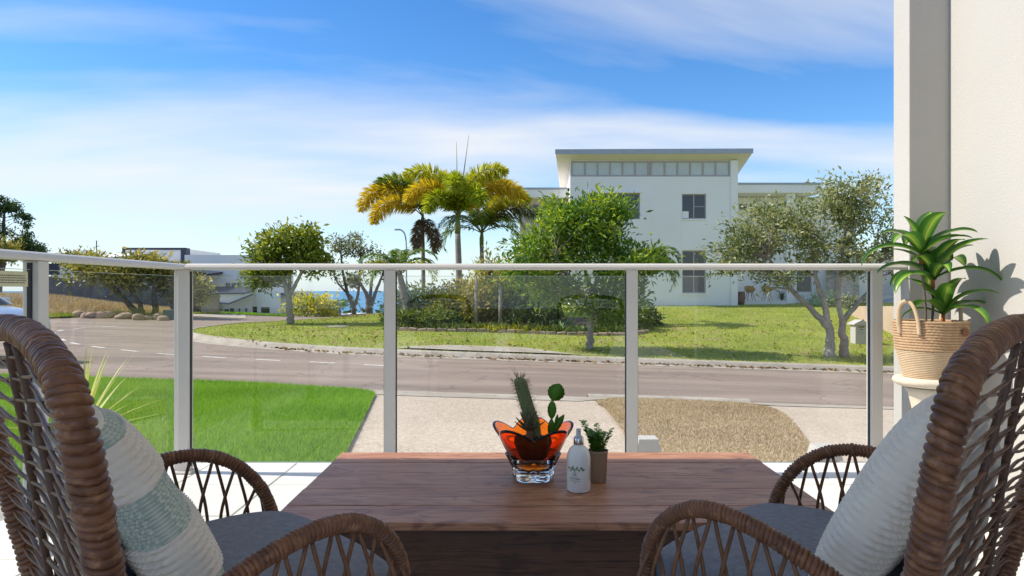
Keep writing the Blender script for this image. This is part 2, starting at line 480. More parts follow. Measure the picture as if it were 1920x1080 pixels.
# centre line dashes
cl = resample(catmull([(-1.6, 15.0), (-3.1, 15.15), (-4.2, 15.35), (-5.6, 15.55), (-7.8, 16.0), (-9.5, 16.75), (-11.5, 18.0), (-13.0, 19.6), (-14.3, 21.3), (-14.9, 23.1), (-14.6, 25.1), (-13.8, 26.9), (-12.9, 29)], 12), .05)
pos = 0.0; arc = np.r_[0, np.cumsum(np.linalg.norm(np.diff(cl, axis=0), axis=1))]
road_obj = bpy.data.objects['road']
for k in range(14):
    s0 = 1.05 + k * 1.32; s1 = s0 + .66
    seg = cl[(arc >= s0) & (arc <= s1)]
    if len(seg) < 3: break
    l, r = offset(seg, .055), offset(seg, -.055)
    v = [(*q, float(gz(*q)) + .007) for q in l] + [(*q, float(gz(*q)) + .007) for q in r]; n = len(seg)
    MB().add(v, [[i, i+1, n+i+1, n+i] for i in range(n-1)]).build('lane_dash', M_paint, road_obj)

# near side: bright lawn, aggregate driveways, dry island, crossover concrete
near_lawn_o, near_g = strip('front_lawn', [(-12.5, 11.75), (-9, 11.85), (-4.66, 11.8), (-2.7, 11.42), (-2.3, 11.1), (-2.12, 10.6)], [(-12.5, 3.46), (-8, 3.46), (-4, 3.46), (-2, 3.46), (-1.3, 3.46), (-1.02, 3.46)], M_lawnbase, .03, 60, 40)
blades('front_lawn_grass', near_g, 300000, .042, .009, M_turf, .03, lean=.9)
driveway, _ = strip('driveway', [(-2.6, 11.0), (1.5, 10.85), (8.0, 10.7), (14, 10.6)], [(-1.3, 3.46), (2, 3.46), (6, 3.46), (10, 3.46)], M_aggr, .004, 60, 30)
strip('crossover', [(-2.75, 11.5), (-1.9, 11.5), (1.7, 11.4)], [(-2.4, 10.85), (-1.9, 10.75), (1.05, 10.6)], M_conc, .012, 30, 5)
strip('crossover', [(3.6, 11.36), (8, 11.3), (16, 11.1)], [(4.15, 10.75), (8, 10.65), (16, 10.4)], M_conc, .012, 30, 5)
isl_l = catmull([(1.75, 11.25), (1.3, 10.5), (1.28, 9.6), (1.2, 8), (1.05, 6), (.85, 3.5)], 8)
isl_r = catmull([(3.0, 11.2), (3.75, 10.8), (3.75, 9.6), (3.3, 8), (2.7, 6.2), (1.75, 3.5)], 8)
dry_o, dry_g = strip('dry_verge', isl_l, isl_r, M_drybase, .03, 50, 14)
blades('dry_grass', dry_g, 52000, .02, .010, M_dry, .03, lean=1.6)
kerb('near_kerb', near_edge[(near_edge[:, 0] > 1.2) & (near_edge[:, 0] < 4.0)], [(-.08, .004), (-.01, .05), (.12, .06), (.13, .0)])
strip('crossover', [(-3.1, 18.05), (-1.5, 17.78), (1.0, 17.65), (2.6, 17.6)], [(-2.8, 18.3), (-1.8, 18.95), (.3, 18.85), (1.6, 17.75)], M_conc, .165, 24, 5)
tag(MB().lathe([(0, .16), (.42, .16), (.45, .15), (.46, .05)], 20, tuple(G(632, 619, .0))).build('manhole_cover', M_conc, smooth=False), kind=None)
tag(bpy.data.objects['manhole_cover'], 'round concrete manhole cover set in the verge lawn', 'manhole cover')

# ---------------------------------------------------------------- our deck, roof and wall
slab = tag(MB().box(-2.2, 2.3, -8.0, 3.44, -.32, -.012).build('deck', M_grout), kind='structure')
tx, ty = .425, .425
tile_src = None
for i in range(-5, 6):
    for j in range(-1, 9):
        x0 = -1.085 + (i + 2) * tx - tx; y0 = 2.64 - 6 * ty + j * ty
        if x0 < -2.25 or x0 + tx > 2.3: continue
        y1 = min(y0 + ty - .005, 3.45)
        if y1 - y0 < .05: continue
        key = round(y1 - y0, 3)
        if tile_src is None or tile_src[0] != key:
            o = MB().box(.0025, tx - .0025, .0025, y1 - y0, -.011, 0).build('deck_tile', M_tile, slab, world=False)
            bevel(o, .0025, 1); tile_src = (key, o)
        else:
            o = tile_src[1].copy(); COL.objects.link(o)
        o.location = (x0, y0, R.uniform(-.0006, .0006))
MB().box(-2.19, 2.29, -7.99, .09 - .43, -.0115, -.001).build('rear_bounce_paving', M_tile, slab)  # unseen paving, extended far behind the camera to bounce warm light forward
MB().box(-2.2, 2.3, 3.441, 3.475, -.3, -.004).build('edge_trim', M_white, slab, bev=.004)
M_roofwhite = mat('roof_white_paint', (.80, .77, .70), None, rough=.8)
roof = tag(MB().box(-4.4, 2.55, -.9, 2.15, 2.6, 2.82).build('verandah_roof', M_roofwhite), 'flat white verandah roof slab over the table and chairs', 'roof')
wall = thing('house_wall', 'tall white rendered end wall behind the potted plant', 'wall', (2.066, 3.2, -.35))
MB().box(2.066, 2.32, -1.2, 3.225, -.35, 2.598).build('wall_face', M_white, wall)
MB().box(1.877, 2.32, 3.2255, 3.36, -.35, 2.598).build('wall_nib', M_white, wall, bev=.004)
MB().box(1.842, 1.8765, 3.20, 3.375, -.1, .135).build('plinth', M_white, wall, bev=.004)
MB().box(2.045, 2.0655, -1.2, 3.22, 0.001, .1).build('skirting', M_white, wall, bev=.003)

# ---------------------------------------------------------------- balustrade
M_alu = mat('powder_coat', (.60, .575, .535), (.56, .535, .50), 3, .38, .04, 90, spec=.5)
M_gasket = mat('black_gasket', (.02, .02, .022), None, rough=.5)
M_glass = glass_pane_mat('balustrade_glass', (.98, .99, .985))
M_glass_edge = mat('glass_edge', (.42, .52, .48), None, rough=.2, spec=.5)
M_sticker = mat('sticker_paper', (.62, .60, .38), (.56, .54, .33), 40, .6)
M_ink = mat('dark_ink', (.10, .09, .07), None, rough=.7)
bal = thing('balustrade', 'pale aluminium balustrade with clear glass panels round the deck', 'balustrade', (0, 3.27, 0))
YR = 3.27; XL = -1.59
def rail_section(p0, p1, name):
    prof = [(-.034, .970), (-.036, .980), (-.030, .992), (-.018, .9985), (0, 1.0), (.018, .9985), (.030, .992), (.036, .980), (.034, .970)]
    d = (Vector(p1) - Vector(p0)).normalized(); nn = Vector((-d.y, d.x, 0)); v = []
    for q in (p0, p1):
        for (o, z) in prof: v.append(tuple(Vector((q[0], q[1], z)) + nn * o))
    k = len(prof)
    f = [[i, (i+1) % k, k + (i+1) % k, k + i] for i in range(k)] + [list(range(k)), list(range(k, 2*k))[::-1]]
    return MB().add(v, f).build(name, M_alu, bal, smooth=False, bev=.002)
rail_section((XL + .04, YR), (1.874, YR), 'top_rail')
rail_section((XL, YR - .042), (XL, -.6), 'top_rail')
MB().lathe([(.001, 1.0), (.02, .999), (.033, .992), (.0385, .981), (.0365, .9695), (.001, .9695)], 20, (XL, YR, 0)).build('corner_joiner', M_alu, bal, smooth=True)
posts = [(-1.565, YR), (-.582, YR), (.572, YR), (1.737, YR)]
for (x, y) in posts:
    po = MB().box(x - .0265, x + .0265, y - .0265, y + .0265, .0, .9695).build('post', M_alu, bal, bev=.003)
    for sgn in (-1, 1):
        if x < -1.5 and sgn < 0: continue
        MB().box(x + sgn*.0268, x + sgn*.0305, y - .009, y + .007, .03, .962).build('gasket', M_gasket, po)
    MB().box(x - .045, x + .045, y - .045, y + .045, .0005, .012).build('base_flange', M_alu, po, bev=.004)
side = [2.28, 1.15, .0]
for y in side:
    po = MB().box(XL - .0265, XL + .0265, y - .0265, y + .0265, 0, .9695).build('post', M_alu, bal, bev=.003)
    for sgn in (-1, 1): MB().box(XL - .009, XL + .007, y + sgn*.0268, y + sgn*.0305, .03, .962).build('gasket', M_gasket, po)
# the corner post shows its glazing channels
po = MB().box(-1.61, -1.592, YR - .02, YR + .02, .0, .9694).build('post', M_alu, bal, bev=.003)
MB().box(-1.5917, -1.5855, YR - .0205, YR + .0205, .03, .95).build('gasket', M_gasket, po)
xs_p = [p[0] for p in posts]
for a, b in zip(xs_p[:-1], xs_p[1:]):
    g_ = MB().box(a + .03, b - .03, YR - .004, YR + .004, .05, .939).build('glass_panel', M_glass, bal)
    MB().box(a + .0305, b - .0305, YR - .0038, YR + .0038, .9391, .9405).build('glass_edge', M_glass_edge, g_)
    MB().box(a + .0305, b - .0305, YR - .0038, YR + .0038, .0482, .0499).build('glass_edge', M_glass_edge, g_)
MB().box(1.767, 1.872, YR - .004, YR + .004, .05, .939).build('glass_panel', M_glass, bal)
for a, b in ((2.28, 3.24), (1.15, 2.28), (0, 1.15)):
    g_ = MB().box(XL - .004, XL + .004, a + .03, b - .03, .05, .939).build('glass_panel', M_glass, bal)
    MB().box(XL - .0038, XL + .0038, a + .0305, b - .0305, .9391, .9405).build('glass_edge', M_glass_edge, g_)
# paper sticker on the side glass
sy0, sy1 = 2.09, 2.235
sx = XL + .0046
st = tag(MB().box(sx, sx + .0006, sy0, sy1, .883, .932).build('sticker', M_sticker), 'small pale yellow notice sticker on the side glass panel', 'sticker')
lines = MB()
for k, z in enumerate((.9165, .909, .9015, .894)):
    y = sy0 + .012
    while y < sy1 - .014:
        w_ = R.uniform(.003, .009); lines.box(sx + .0007, sx + .0009, y, min(y + w_, sy1 - .01), z, z + .0034); y += w_ + .0022
lines.build('notice_print', M_ink, st)
# ---------------------------------------------------------------- wicker chairs
M_wick = mat('rattan_wrap', (.215, .085, .034), (.10, .038, .016), 26, .42, .25, 220, spec=.45, c3=(.34, .165, .078), s3=60, lo3=.52, hi3=.75, bdist=.002)
M_wick2 = mat('rattan_strand', (.22, .095, .04), (.12, .05, .022), 30, .45, .2, 200, spec=.45, bdist=.002)
M_rib = mat('dark_rib', (.07, .036, .022), (.12, .06, .035), 60, .5)
M_seatfab = mat('grey_blue_fabric', (.19, .195, .22), (.25, .255, .28), 90, .95, .5, 900, spec=.15, bdist=.001, c3=(.38, .38, .39), s3=500, lo3=.6, hi3=.75)
M_backfab = mat('cream_cotton', (.80, .73, .63), (.74, .67, .57), 6, .95, .25, 700, spec=.1, bdist=.001)
M_boucle = mat('white_boucle', (.87, .785, .68), (.81, .72, .61), 25, .97, .5, 420, spec=.08, bdist=.002)
M_sage = mat('sage_weave', (.34, .42, .36), (.42, .50, .43), 60, .97, .4, 500, spec=.08, bdist=.001)
def add_weave(m, c_light, sc):
    nt = m.node_tree; N, L = nt.nodes, nt.links; b = [n for n in N if n.type == 'BSDF_PRINCIPLED'][0]; src = b.inputs['Base Color'].links[0].from_socket
    tc = N.new('ShaderNodeTexCoord'); mp = N.new('ShaderNodeMapping'); mp.inputs['Scale'].default_value = (1, 1, 0); mp.inputs['Rotation'].default_value = (0, 0, .785); L.new(tc.outputs['Object'], mp.inputs[0])
    ck = N.new('ShaderNodeTexChecker'); ck.inputs['Scale'].default_value = sc; L.new(mp.outputs[0], ck.inputs[0])
    mx = N.new('ShaderNodeMixRGB'); L.new(ck.outputs['Fac'], mx.inputs[0]); L.new(src, mx.inputs[1]); mx.inputs[2].default_value = (*c_light, 1); L.new(mx.outputs[0], b.inputs['Base Color'])
add_weave(M_sage, (.60, .62, .54), 300)

FIT = dict(x0=-.224, t=.175, k=-.118, w0=.163, w1=.326, zm=.76, zt=.824, wa=.246, fp=-.001, ff=.141, za=.580, zk=.492, fb=-.235, z0=.433, sp=-.14, b2=-.164)

def wrapped(path, r, pitch, n=12, seed=0, jit=.22, par=None, name='frame', lean=.4):
    """a cane tube bound with coils: every turn of the binding is a raised band"""
    rr = random.Random(seed)
    pts = np.asarray(path, float)
    L = np.r_[0, np.cumsum(np.linalg.norm(np.diff(pts, axis=0), axis=1))]
    ts = []; rs = []; s = 0.0
    while s < L[-1]:
        p = pitch * (1 + rr.uniform(-jit, jit)); amp = 1 + rr.uniform(-.05, .06)
        for u, q in ((.02, .82), (.13, .955), (.36, 1.02), (.66, 1.02), (.88, .955), (.97, .84)):
            ts.append(s + u * p); rs.append(r * q * amp)
        s += p
    ts = np.clip(np.array(ts), 0, L[-1])
    def at(t): return np.stack([np.interp(t, L, pts[:, i]) for i in range(3)], -1)
    v = []; up = None
    for i, t in enumerate(ts):
        c = at(t); tn = at(min(t + .004, L[-1])) - at(max(t - .004, 0)); tn = Vector(tn).normalized()
        if up is None: up = (Vector((.13, .2, 1)) - tn * Vector((.13, .2, 1)).dot(tn)).normalized()
        else: up = (up - tn * up.dot(tn)).normalized()
        sd = tn.cross(up)
        for j in range(n):
            a = 2 * math.pi * j / n
            v.append(tuple(Vector(c) + (up * math.cos(a) + sd * math.sin(a)) * rs[i] + tn * (math.sin(a) * pitch * lean)))
    k = len(ts)
    f = [[i*n+j, (i+1)*n+j, (i+1)*n+(j+1) % n, i*n+(j+1) % n] for i in range(k-1) for j in range(n)]
    f += [[j for j in range(n)][::-1], [(k-1)*n+j for j in range(n)]]
    return MB().add(v, f).build(name, M_wick, par, smooth=True, world=False)

def chair_shape(d=FIT):
    def bx(z, l): return d['x0'] - d['t'] * (z - .5) + d['k'] * l * l
    z = np.concatenate([np.linspace(.22, d['zm'], 30)[:-1], d['zm'] + (d['zt'] - d['zm']) * np.sin(np.linspace(0, np.pi/2, 40))])
    w = np.where(z <= d['zm'], d['w0'] + (d['w1'] - d['w0']) * np.sin(np.pi/2 * np.clip((z - .25) / (d['zm'] - .25), 0, 1)),
                 d['w1'] * np.clip(1 - ((z - d['zm']) / (d['zt'] - d['zm'])) ** 2.2, 0, 1) ** .5)
    near = np.stack([bx(z, w), -w, z], 1)
    far = near * [1, -1, 1]
    f = np.concatenate([np.linspace(d['fb'], d['fp'], 30)[:-1], d['fp'] + (d['ff'] - d['fp']) * np.sin(np.linspace(0, np.pi/2, 30))])
    za = np.where(f <= d['fp'], d['za'] - (d['za'] - d['zk']) * np.clip((d['fp'] - f) / (d['fp'] - d['fb']), 0, 2) ** 1.8,
                  d['z0'] + (d['za'] - d['z0']) * np.sqrt(np.clip(1 - ((f - d['fp']) / (d['ff'] - d['fp'])) ** 2, 0, 1)))
    l = -d['wa'] - d['sp'] * f + d['b2'] * (za - .56)
    arm = np.stack([f, l, za], 1)
    arm = np.concatenate([arm, [[d['ff'] - .004, arm[-1, 1], .38], [d['ff'] - .015, arm[-1, 1] + .004, .33]]])
    return near, far, arm, bx

def make_chair(label, loc, rz, seed):
    t = thing('wicker_armchair', label, 'chair', loc, rz, 'wicker armchairs at the low table')
    near, far, arm, bx = chair_shape()
    hoop = np.concatenate([near, far[::-1][1:]])
    hoop = catmull(resample(hoop, .05), 6)
    wrapped(hoop, .0165, .0088, 12, seed, par=t, name='back_frame')
    for sgn in (1, -1):
        a = arm * [1, sgn, 1]
        wrapped(catmull(resample(a, .03), 5), .0118, .0062, 10, seed + 3 + sgn, par=t, name='armrest')
    # seat rail and legs
    base = [( .135, -.232, .345), (.15, 0, .345), (.135, .232, .345), (-.05, .24, .345), (-.20, .165, .345), (-.205, 0, .345), (-.20, -.165, .345), (-.05, -.24, .345), (.135, -.232, .345)]
    wrapped(catmull(base, 8), .012, .0075, 8, seed + 8, par=t, name='seat_rail')
    MB().box(-.19, .13, -.22, .22, .390, .398).build('seat_base', M_rib, t, world=False)
    for (x, y) in ((.125, -.225), (.125, .225), (-.19, -.16), (-.19, .16)):
        MB().tube([(x, y, .385), (x * 1.12 + .0, y * 1.06, .17), (x * 1.2, y * 1.1, .0)], [.012, .011, .009], 8).build('leg', M_rib, t, smooth=True, world=False)
    # back ribs, fanning from the posts to the top of the hoop
    def back(l, z, o=0): return (bx(z, l) + o, l, z)
    for l0, l1 in ((-.125, -.03), (.125, .03)):
        pts = [back(l0 + (l1 - l0) * u, .40 + (.806 - .40) * u, -.004) for u in np.linspace(0, 1, 30)]
        vv = MB().tube(pts, [.0046 + .0010 * (i % 2) for i in range(30)], 8)
        vv.build('back_rib', M_rib, t, smooth=True, world=False)
    rr = random.Random(seed)
    def half(z):
        zz = np.asarray(near[:, 2]); return float(np.interp(z, zz, -near[:, 1]))
    # back weave: pairs of canes that cross between the posts and the ribs
    nlev = 16
    for i in range(nlev):
        zc = .37 + .405 * i / (nlev - 1)
        for s in (-1, 1):
            z0 = zc + s * .002; amp = .0085 * s
            pts = []
            for u in np.linspace(-1, 1, 33):
                ph = math.cos(u * math.pi * 1.5)
                z = z0 + amp * ph * (1 - .15 * abs(u)) + rr.uniform(-.0008, .0008) + .012 * (1 - u*u) * (zc - .5)
                hw = half(min(max(z, .26), .80))
                off = -.003 - s * .0025 * math.sin(u * math.pi * 3)
                pts.append((bx(z, u * hw) + off, u * (hw - .004), z))
            MB().tube(pts, .0027, 6, flat=.85).build('strand', M_wick2, t, smooth=True, world=False)
    # arm panels: slanting canes, crossed in pairs, with one long tie
    for sgn in (1, -1):
        a = arm * [1, sgn, 1]
        L = np.r_[0, np.cumsum(np.linalg.norm(np.diff(a, axis=0), axis=1))]
        def ap(x):  # point on the arm above local x
            z = np.interp(x, a[:58, 0], a[:58, 2]); y = np.interp(x, a[:58, 0], a[:58, 1]); return Vector((x, y, z - .009))
        xsn = np.linspace(-.17, .118, 9)
        for i, x in enumerate(xsn):
            for s in (-1, 1):
                top = ap(x + s * .003); xb = min(max(x + s * .026 + rr.uniform(-.004, .004), -.19), .132)
                bot = Vector((xb, -sgn * .236, .39))
                mid = (top + bot) / 2 + Vector((s * .010, -sgn * (.007 + .003 * s), 0))
                pts = catmull([top, mid, bot], 6)
                MB().tube([tuple(q) for q in pts], .0029, 6, flat=.85).build('strand', M_wick2, t, smooth=True, world=False)
        MB().tube([(x, sgn * (.246 - .002), .425 + .03 * (x + .0)) for x in np.linspace(-.205, .142, 14)], .0036, 6).build('arm_tie', M_wick2, t, smooth=True, world=False)
    return t

def cushion(name, label, cat, w, h, T, mtx, mats, disp=None, slots=None, n=72, corner=.10, puff=.42, group=None):
    """a stuffed cushion: two bulging sheets sharing a seam; disp(u,v,side) gives raised texture; slots picks the cloth band"""
    g = np.linspace(-1, 1, n); U, V = np.meshgrid(g, g, indexing='ij')
    X = .5*w*U*(1 - corner*.5*V*V*(1-.0*U)); Y = .5*h*V*(1 - corner*.5*U*U)
    prof = np.clip((1 - np.abs(U)**2.6), 0, 1)**puff*np.clip((1 - np.abs(V)**2.6), 0, 1)**puff
    vs_, fs, mi = [], [], []
    idx = np.arange(n*n).reshape(n, n)
    for sidx, sg in enumerate((1, -1)):
        Z = sg*.5*T*prof
        if disp is not None: Z = Z + sg*disp(U, V)*np.clip(prof*4, 0, 1)
        vs_.append(np.stack([X, Y, Z], -1).reshape(-1, 3))
        q = np.stack([idx[:-1, :-1], idx[1:, :-1], idx[1:, 1:], idx[:-1, 1:]], -1).reshape(-1, 4)+sidx*n*n
        if sg < 0: q = q[:, ::-1]
        fs.append(q)
        vc = (V[:-1, :-1]+V[1:, 1:])/2; uc = (U[:-1, :-1]+U[1:, 1:])/2
        mi.append((slots(uc, vc) if slots is not None else np.zeros_like(vc)).reshape(-1))
    o = mesh_obj(name, np.concatenate(vs_), np.ascontiguousarray(np.concatenate(fs)), None, None, True, False)
    for m in mats: o.data.materials.append(m)
    o.data.polygons.foreach_set('material_index', np.concatenate(mi).astype(np.int32))
    bm = bmesh.new(); bm.from_mesh(o.data); bmesh.ops.remove_doubles(bm, verts=bm.verts, dist=.0004); bm.to_mesh(o.data); bm.free()
    o.matrix_world = mtx
    return tag(o, label, cat, group)

def chair_m(loc, rz): return Matrix.Translation(loc) @ Matrix.Rotation(rz, 4, 'Z')
def lean(x, y, z, yaw, pitch, roll=0):
    """cushion axes: X across, Y up its face, Z out of its front"""
    base = Matrix(((0, 0, 1, 0), (1, 0, 0, 0), (0, 1, 0, 0), (0, 0, 0, 1)))
    return Matrix.Translation((x, y, z)) @ Matrix.Rotation(yaw, 4, 'Z') @ Matrix.Rotation(-pitch, 4, 'Y') @ base @ Matrix.Rotation(roll, 4, 'Z')

def knit_rows(fu, fv, a):
    def d(U, V):
        row = np.abs(np.sin(V*fv)); k = np.abs(np.sin(U*fu + np.floor(V*fv/np.pi)*1.57))
        return a*(.6*row+.55*row*k)
    return d

LCH = ((-.400, 1.019, .0), rad(43.95)); RCH = ((.450, 1.067, .0), rad(180 - 46.0))
make_chair('brown wicker armchair holding the cushion with sage green bands', *LCH, 21)
make_chair('brown wicker armchair with the all white knitted cushion, beside the end wall', *RCH, 57)

def seat_pad(label, ch):
    loc, rz = ch
    d = lambda U, V: .0012*np.sin(U*5+V*3)*np.cos(V*4)
    m = chair_m(loc, rz) @ Matrix.Translation((-.008, 0, .446))
    return cushion('seat_pad', label, 'cushion', .335, .405, .088, m, [M_seatfab], d, None, 60, .07, .22)
seat_pad('grey blue fabric seat pad on the chair with the sage banded cushion', LCH)
seat_pad('grey blue fabric seat pad on the chair with the white knitted cushion', RCH)

def back_pad(label, ch, y):
    loc, rz = ch
    m = chair_m(loc, rz) @ lean(-.205, y, .54, 0, rad(10))
    return cushion('back_cushion', label, 'cushion', .28, .24, .04, m, [M_backfab], lambda U, V: .004*np.sin(U*4+V*2)*np.sin(V*5+1), None, 48, .12, .4)
back_pad('plain cream cushion between the chair weave and the sage banded cushion', LCH, .03)
back_pad('plain cream cushion between the chair weave and the white knitted cushion', RCH, -.03)

def bands(uc, vc):
    a = np.zeros_like(vc)
    for lo, hi in ((-.86, -.62), (-.10, .34), (.80, .95)): a[(vc > lo) & (vc < hi)] = 1
    return a
def band_disp(U, V, **k):
    a = np.zeros_like(V)
    for lo, hi in ((-.86, -.62), (-.10, .34), (.80, .95)): a[(V > lo) & (V < hi)] = 1
    rope = knit_rows(40, 46, .0068)(U, V)
    weave = .0022*(np.sin(U*75)*np.sin(V*75))
    return np.where(a > 0, weave, rope)
m = chair_m(*LCH) @ lean(-.146, -.005, .585, rad(-3), rad(29), rad(-3))
cushion('throw_pillow', 'white tufted pillow with sage green woven bands on the wicker chair', 'cushion', .32, .31, .085, m, [M_boucle, M_sage], band_disp, bands, 240, .12, .40)
m = chair_m(*RCH) @ lean(-.146, .005, .588, rad(3), rad(28), rad(3))
cushion('throw_pillow', 'all white chunky knitted pillow on the wicker chair by the wall', 'cushion', .32, .32, .085, m, [M_boucle], knit_rows(46, 46, .006), None, 240, .12, .40)

# ---------------------------------------------------------------- low timber table
def wood_mat(name, a, b, c, sx=1.0):
    m, nt, bs, out = nodes_of(name); N, L = nt.nodes, nt.links
    tc = N.new('ShaderNodeTexCoord'); oi = N.new('ShaderNodeObjectInfo')
    ad = N.new('ShaderNodeVectorMath'); ad.operation = 'ADD'
    cb = N.new('ShaderNodeCombineXYZ'); mu = N.new('ShaderNodeMath'); mu.operation = 'MULTIPLY'; mu.inputs[1].default_value = 17
    L.new(oi.outputs['Random'], mu.inputs[0]); L.new(mu.outputs[0], cb.inputs[0]); L.new(mu.outputs[0], cb.inputs[1])
    L.new(tc.outputs['Object'], ad.inputs[0]); L.new(cb.outputs[0], ad.inputs[1])
    def nz(scale, st, det, dist=0):
        mp = N.new('ShaderNodeMapping'); mp.inputs['Scale'].default_value = st; L.new(ad.outputs[0], mp.inputs[0])
        n = N.new('ShaderNodeTexNoise'); n.inputs['Scale'].default_value = scale; n.inputs['Detail'].default_value = det; n.inputs['Distortion'].default_value = dist
        L.new(mp.outputs[0], n.inputs['Vector']); return n.outputs['Fac']
    def rmp(f, lo, hi):
        r = N.new('ShaderNodeMapRange'); r.inputs[1].default_value = lo; r.inputs[2].default_value = hi; L.new(f, r.inputs[0]); return r.outputs[0]
    m1 = N.new('ShaderNodeMixRGB'); m1.inputs[1].default_value = (*a, 1); m1.inputs[2].default_value = (*b, 1); L.new(rmp(nz(4.0, (1*sx, 4, 4), 6, .8), .34, .66), m1.inputs[0])
    m2 = N.new('ShaderNodeMixRGB'); m2.inputs[2].default_value = (*c, 1); L.new(m1.outputs[0], m2.inputs[1]); L.new(rmp(nz(9, (.7*sx, 16, 16), 8, 1.2), .50, .68), m2.inputs[0])
    m3 = N.new('ShaderNodeMixRGB'); m3.blend_type = 'MULTIPLY'; L.new(m2.outputs[0], m3.inputs[1]); m3.inputs[2].default_value = (.55, .48, .5, 1)
    L.new(rmp(nz(5, (1.2*sx, 2.4, 2.4), 3, 2.5), .56, .72), m3.inputs[0])
    L.new(m3.outputs[0], bs.inputs['Base Color']); bs.inputs['Roughness'].default_value = .42; bs.inputs['Specular IOR Level'].default_value = .4
    bp = N.new('ShaderNodeBump'); bp.inputs['Strength'].default_value = .3; bp.inputs['Distance'].default_value = .002
    L.new(nz(9, (.7*sx, 18, 18), 8, .8), bp.inputs['Height']); L.new(bp.outputs[0], bs.inputs['Normal'])
    return m
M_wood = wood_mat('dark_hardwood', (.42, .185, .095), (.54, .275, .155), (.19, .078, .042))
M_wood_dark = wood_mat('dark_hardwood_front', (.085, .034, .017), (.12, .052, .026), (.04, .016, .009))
table = thing('coffee_table', 'low dark hardwood chest table with plank top', 'table', (.1, 1.755, 0))
y = 1.44
for wdt in (.118, .135, .12, .138, .119):
    o = MB().box(-.515 + R.uniform(-.001, .001), .715 + R.uniform(-.001, .001), y, y + wdt - .0016, .363, .38 + R.uniform(-.0006, .0006)).build('plank', M_wood, table)
    bevel(o, .0022, 2); y += wdt
for k in range(3):
    z0 = .035 + k * .1085
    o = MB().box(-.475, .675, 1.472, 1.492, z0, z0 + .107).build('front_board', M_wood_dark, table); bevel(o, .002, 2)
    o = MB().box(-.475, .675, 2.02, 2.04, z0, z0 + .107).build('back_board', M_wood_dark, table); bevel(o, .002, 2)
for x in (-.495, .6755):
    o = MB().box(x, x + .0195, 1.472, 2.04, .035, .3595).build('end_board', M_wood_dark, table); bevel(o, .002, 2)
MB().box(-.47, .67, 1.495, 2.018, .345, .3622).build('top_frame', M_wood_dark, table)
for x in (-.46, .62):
    for y_ in (1.5, 1.97): MB().box(x, x + .05, y_, y_ + .05, .0, .0345).build('foot', M_wood_dark, table)

# ---------------------------------------------------------------- orange glass bowl with cacti
TZ = .3808
def glass_mat(name, col, rough=.02):
    m, nt, b, out = nodes_of(name)
    b.inputs['Base Color'].default_value = (*col, 1); b.inputs['Transmission Weight'].default_value = 1.0
    b.inputs['Roughness'].default_value = rough; b.inputs['IOR'].default_value = 1.45
    return m
M_orange = glass_mat('orange_glass', (1.0, .24, .015))
M_clear = glass_mat('clear_glass', (.97, .975, .97))
M_soilpot = mat('potting_mix', (.03, .022, .018), (.10, .085, .075), 180, .95, .8, 300, bdist=.004)
bx_, by_ = .055, 1.775
bowl = thing('glass_bowl', 'lobed orange art glass bowl on a clear glass foot', 'bowl', (bx_, by_, TZ), .3)
def bowl_r(lobes=5, amp=.12):
    def f(r, z, a):
        u = max(0, min(1, (z - .03) / .09))
        lob = 2 * (math.cos(lobes * a / 2) ** 2 + .02) ** .36 - 1.1
        rr = r * (1 + amp * lob * (.25 + .75 * u)) 
        return rr, z + (.017 * lob * u * u if z > .03 else 0)
    return f
outer = [(.026, .021), (.042, .026), (.053, .042), (.064, .064), (.075, .084), (.085, .104), (.094, .120), (.0985, .126)]
inner = [(.0965, .1285), (.091, .123), (.080, .106), (.069, .086), (.058, .068), (.046, .050), (.030, .042), (.004, .040)]
MB().lathe([(.003, .020)] + outer + inner, 80, (0, 0, 0), bowl_r()).build('bowl_body', M_orange, bowl, smooth=True, world=False)
def foot_r(r, z, a):
    lob = 2 * (math.cos(2.5 * a) ** 2 + .03) ** .4 - 1.1; return r * (1 + .13 * lob), z
MB().lathe([(.001, .001), (.042, .0008), (.048, .003), (.050, .010), (.050, .020), (.053, .032), (.060, .048), (.068, .064), (.0675, .0643), (.0585, .0485), (.0475, .0275), (.028, .0195), (.001, .0188)], 80, (0, 0, 0), foot_r).build('bowl_foot', M_clear, bowl, smooth=True, world=False)
soil = tag(MB().lathe([(.001, .050), (.036, .054), (.042, .072), (.048, .088), (.047, .094), (.038, .099), (.02, .103), (.001, .104)], 40, (0, 0, 0), bowl_r(5, .13)).build('potting_soil', M_soilpot, bowl, smooth=True, world=False))
M_cactus = mat('cactus_skin', (.12, .17, .065), (.19, .22, .09), 60, .6, .3, 300)
M_spine = mat('cactus_spine', (.45, .33, .20), (.30, .17, .10), 90, .6)
M_succ = mat('succulent_leaf', (.07, .10, .045), (.13, .10, .055), 40, .5, spec=.4)
M_epi = leaf_mat('leaf_cactus_green', [(.07, .20, .015), (.11, .27, .025)], rough=.4, trans=.3)
M_stalk = mat('dry_stalk', (.17, .105, .06), (.25, .16, .10), 60, .85, .5, 120)
cac = thing('column_cactus', 'spiny column cactus leaning in the orange glass bowl', 'cactus', (bx_ - .012, by_ + .005, TZ + .10))
axis = catmull([(0.016, 0, -.012), (.010, 0, .045), (-.006, 0, .095), (-.020, 0, .145), (-.0225, 0, .164)], 26)
body = MB(); nrib = 9; nv = nrib * 4; vv = []
for i, c in enumerate(axis):
    u = i / (len(axis) - 1); r = .0175 * (1 - .12 * u) * (1 if u < .76 else math.sqrt(max(.01, 1 - ((u - .76) / .24) ** 2)))
    for j in range(nv):
        a = 2*math.pi*j/nv; q = r * (1 + .13*math.cos(nrib*a)); vv.append((c[0] + q*math.cos(a), c[1] + q*math.sin(a), c[2]))
k = len(axis)
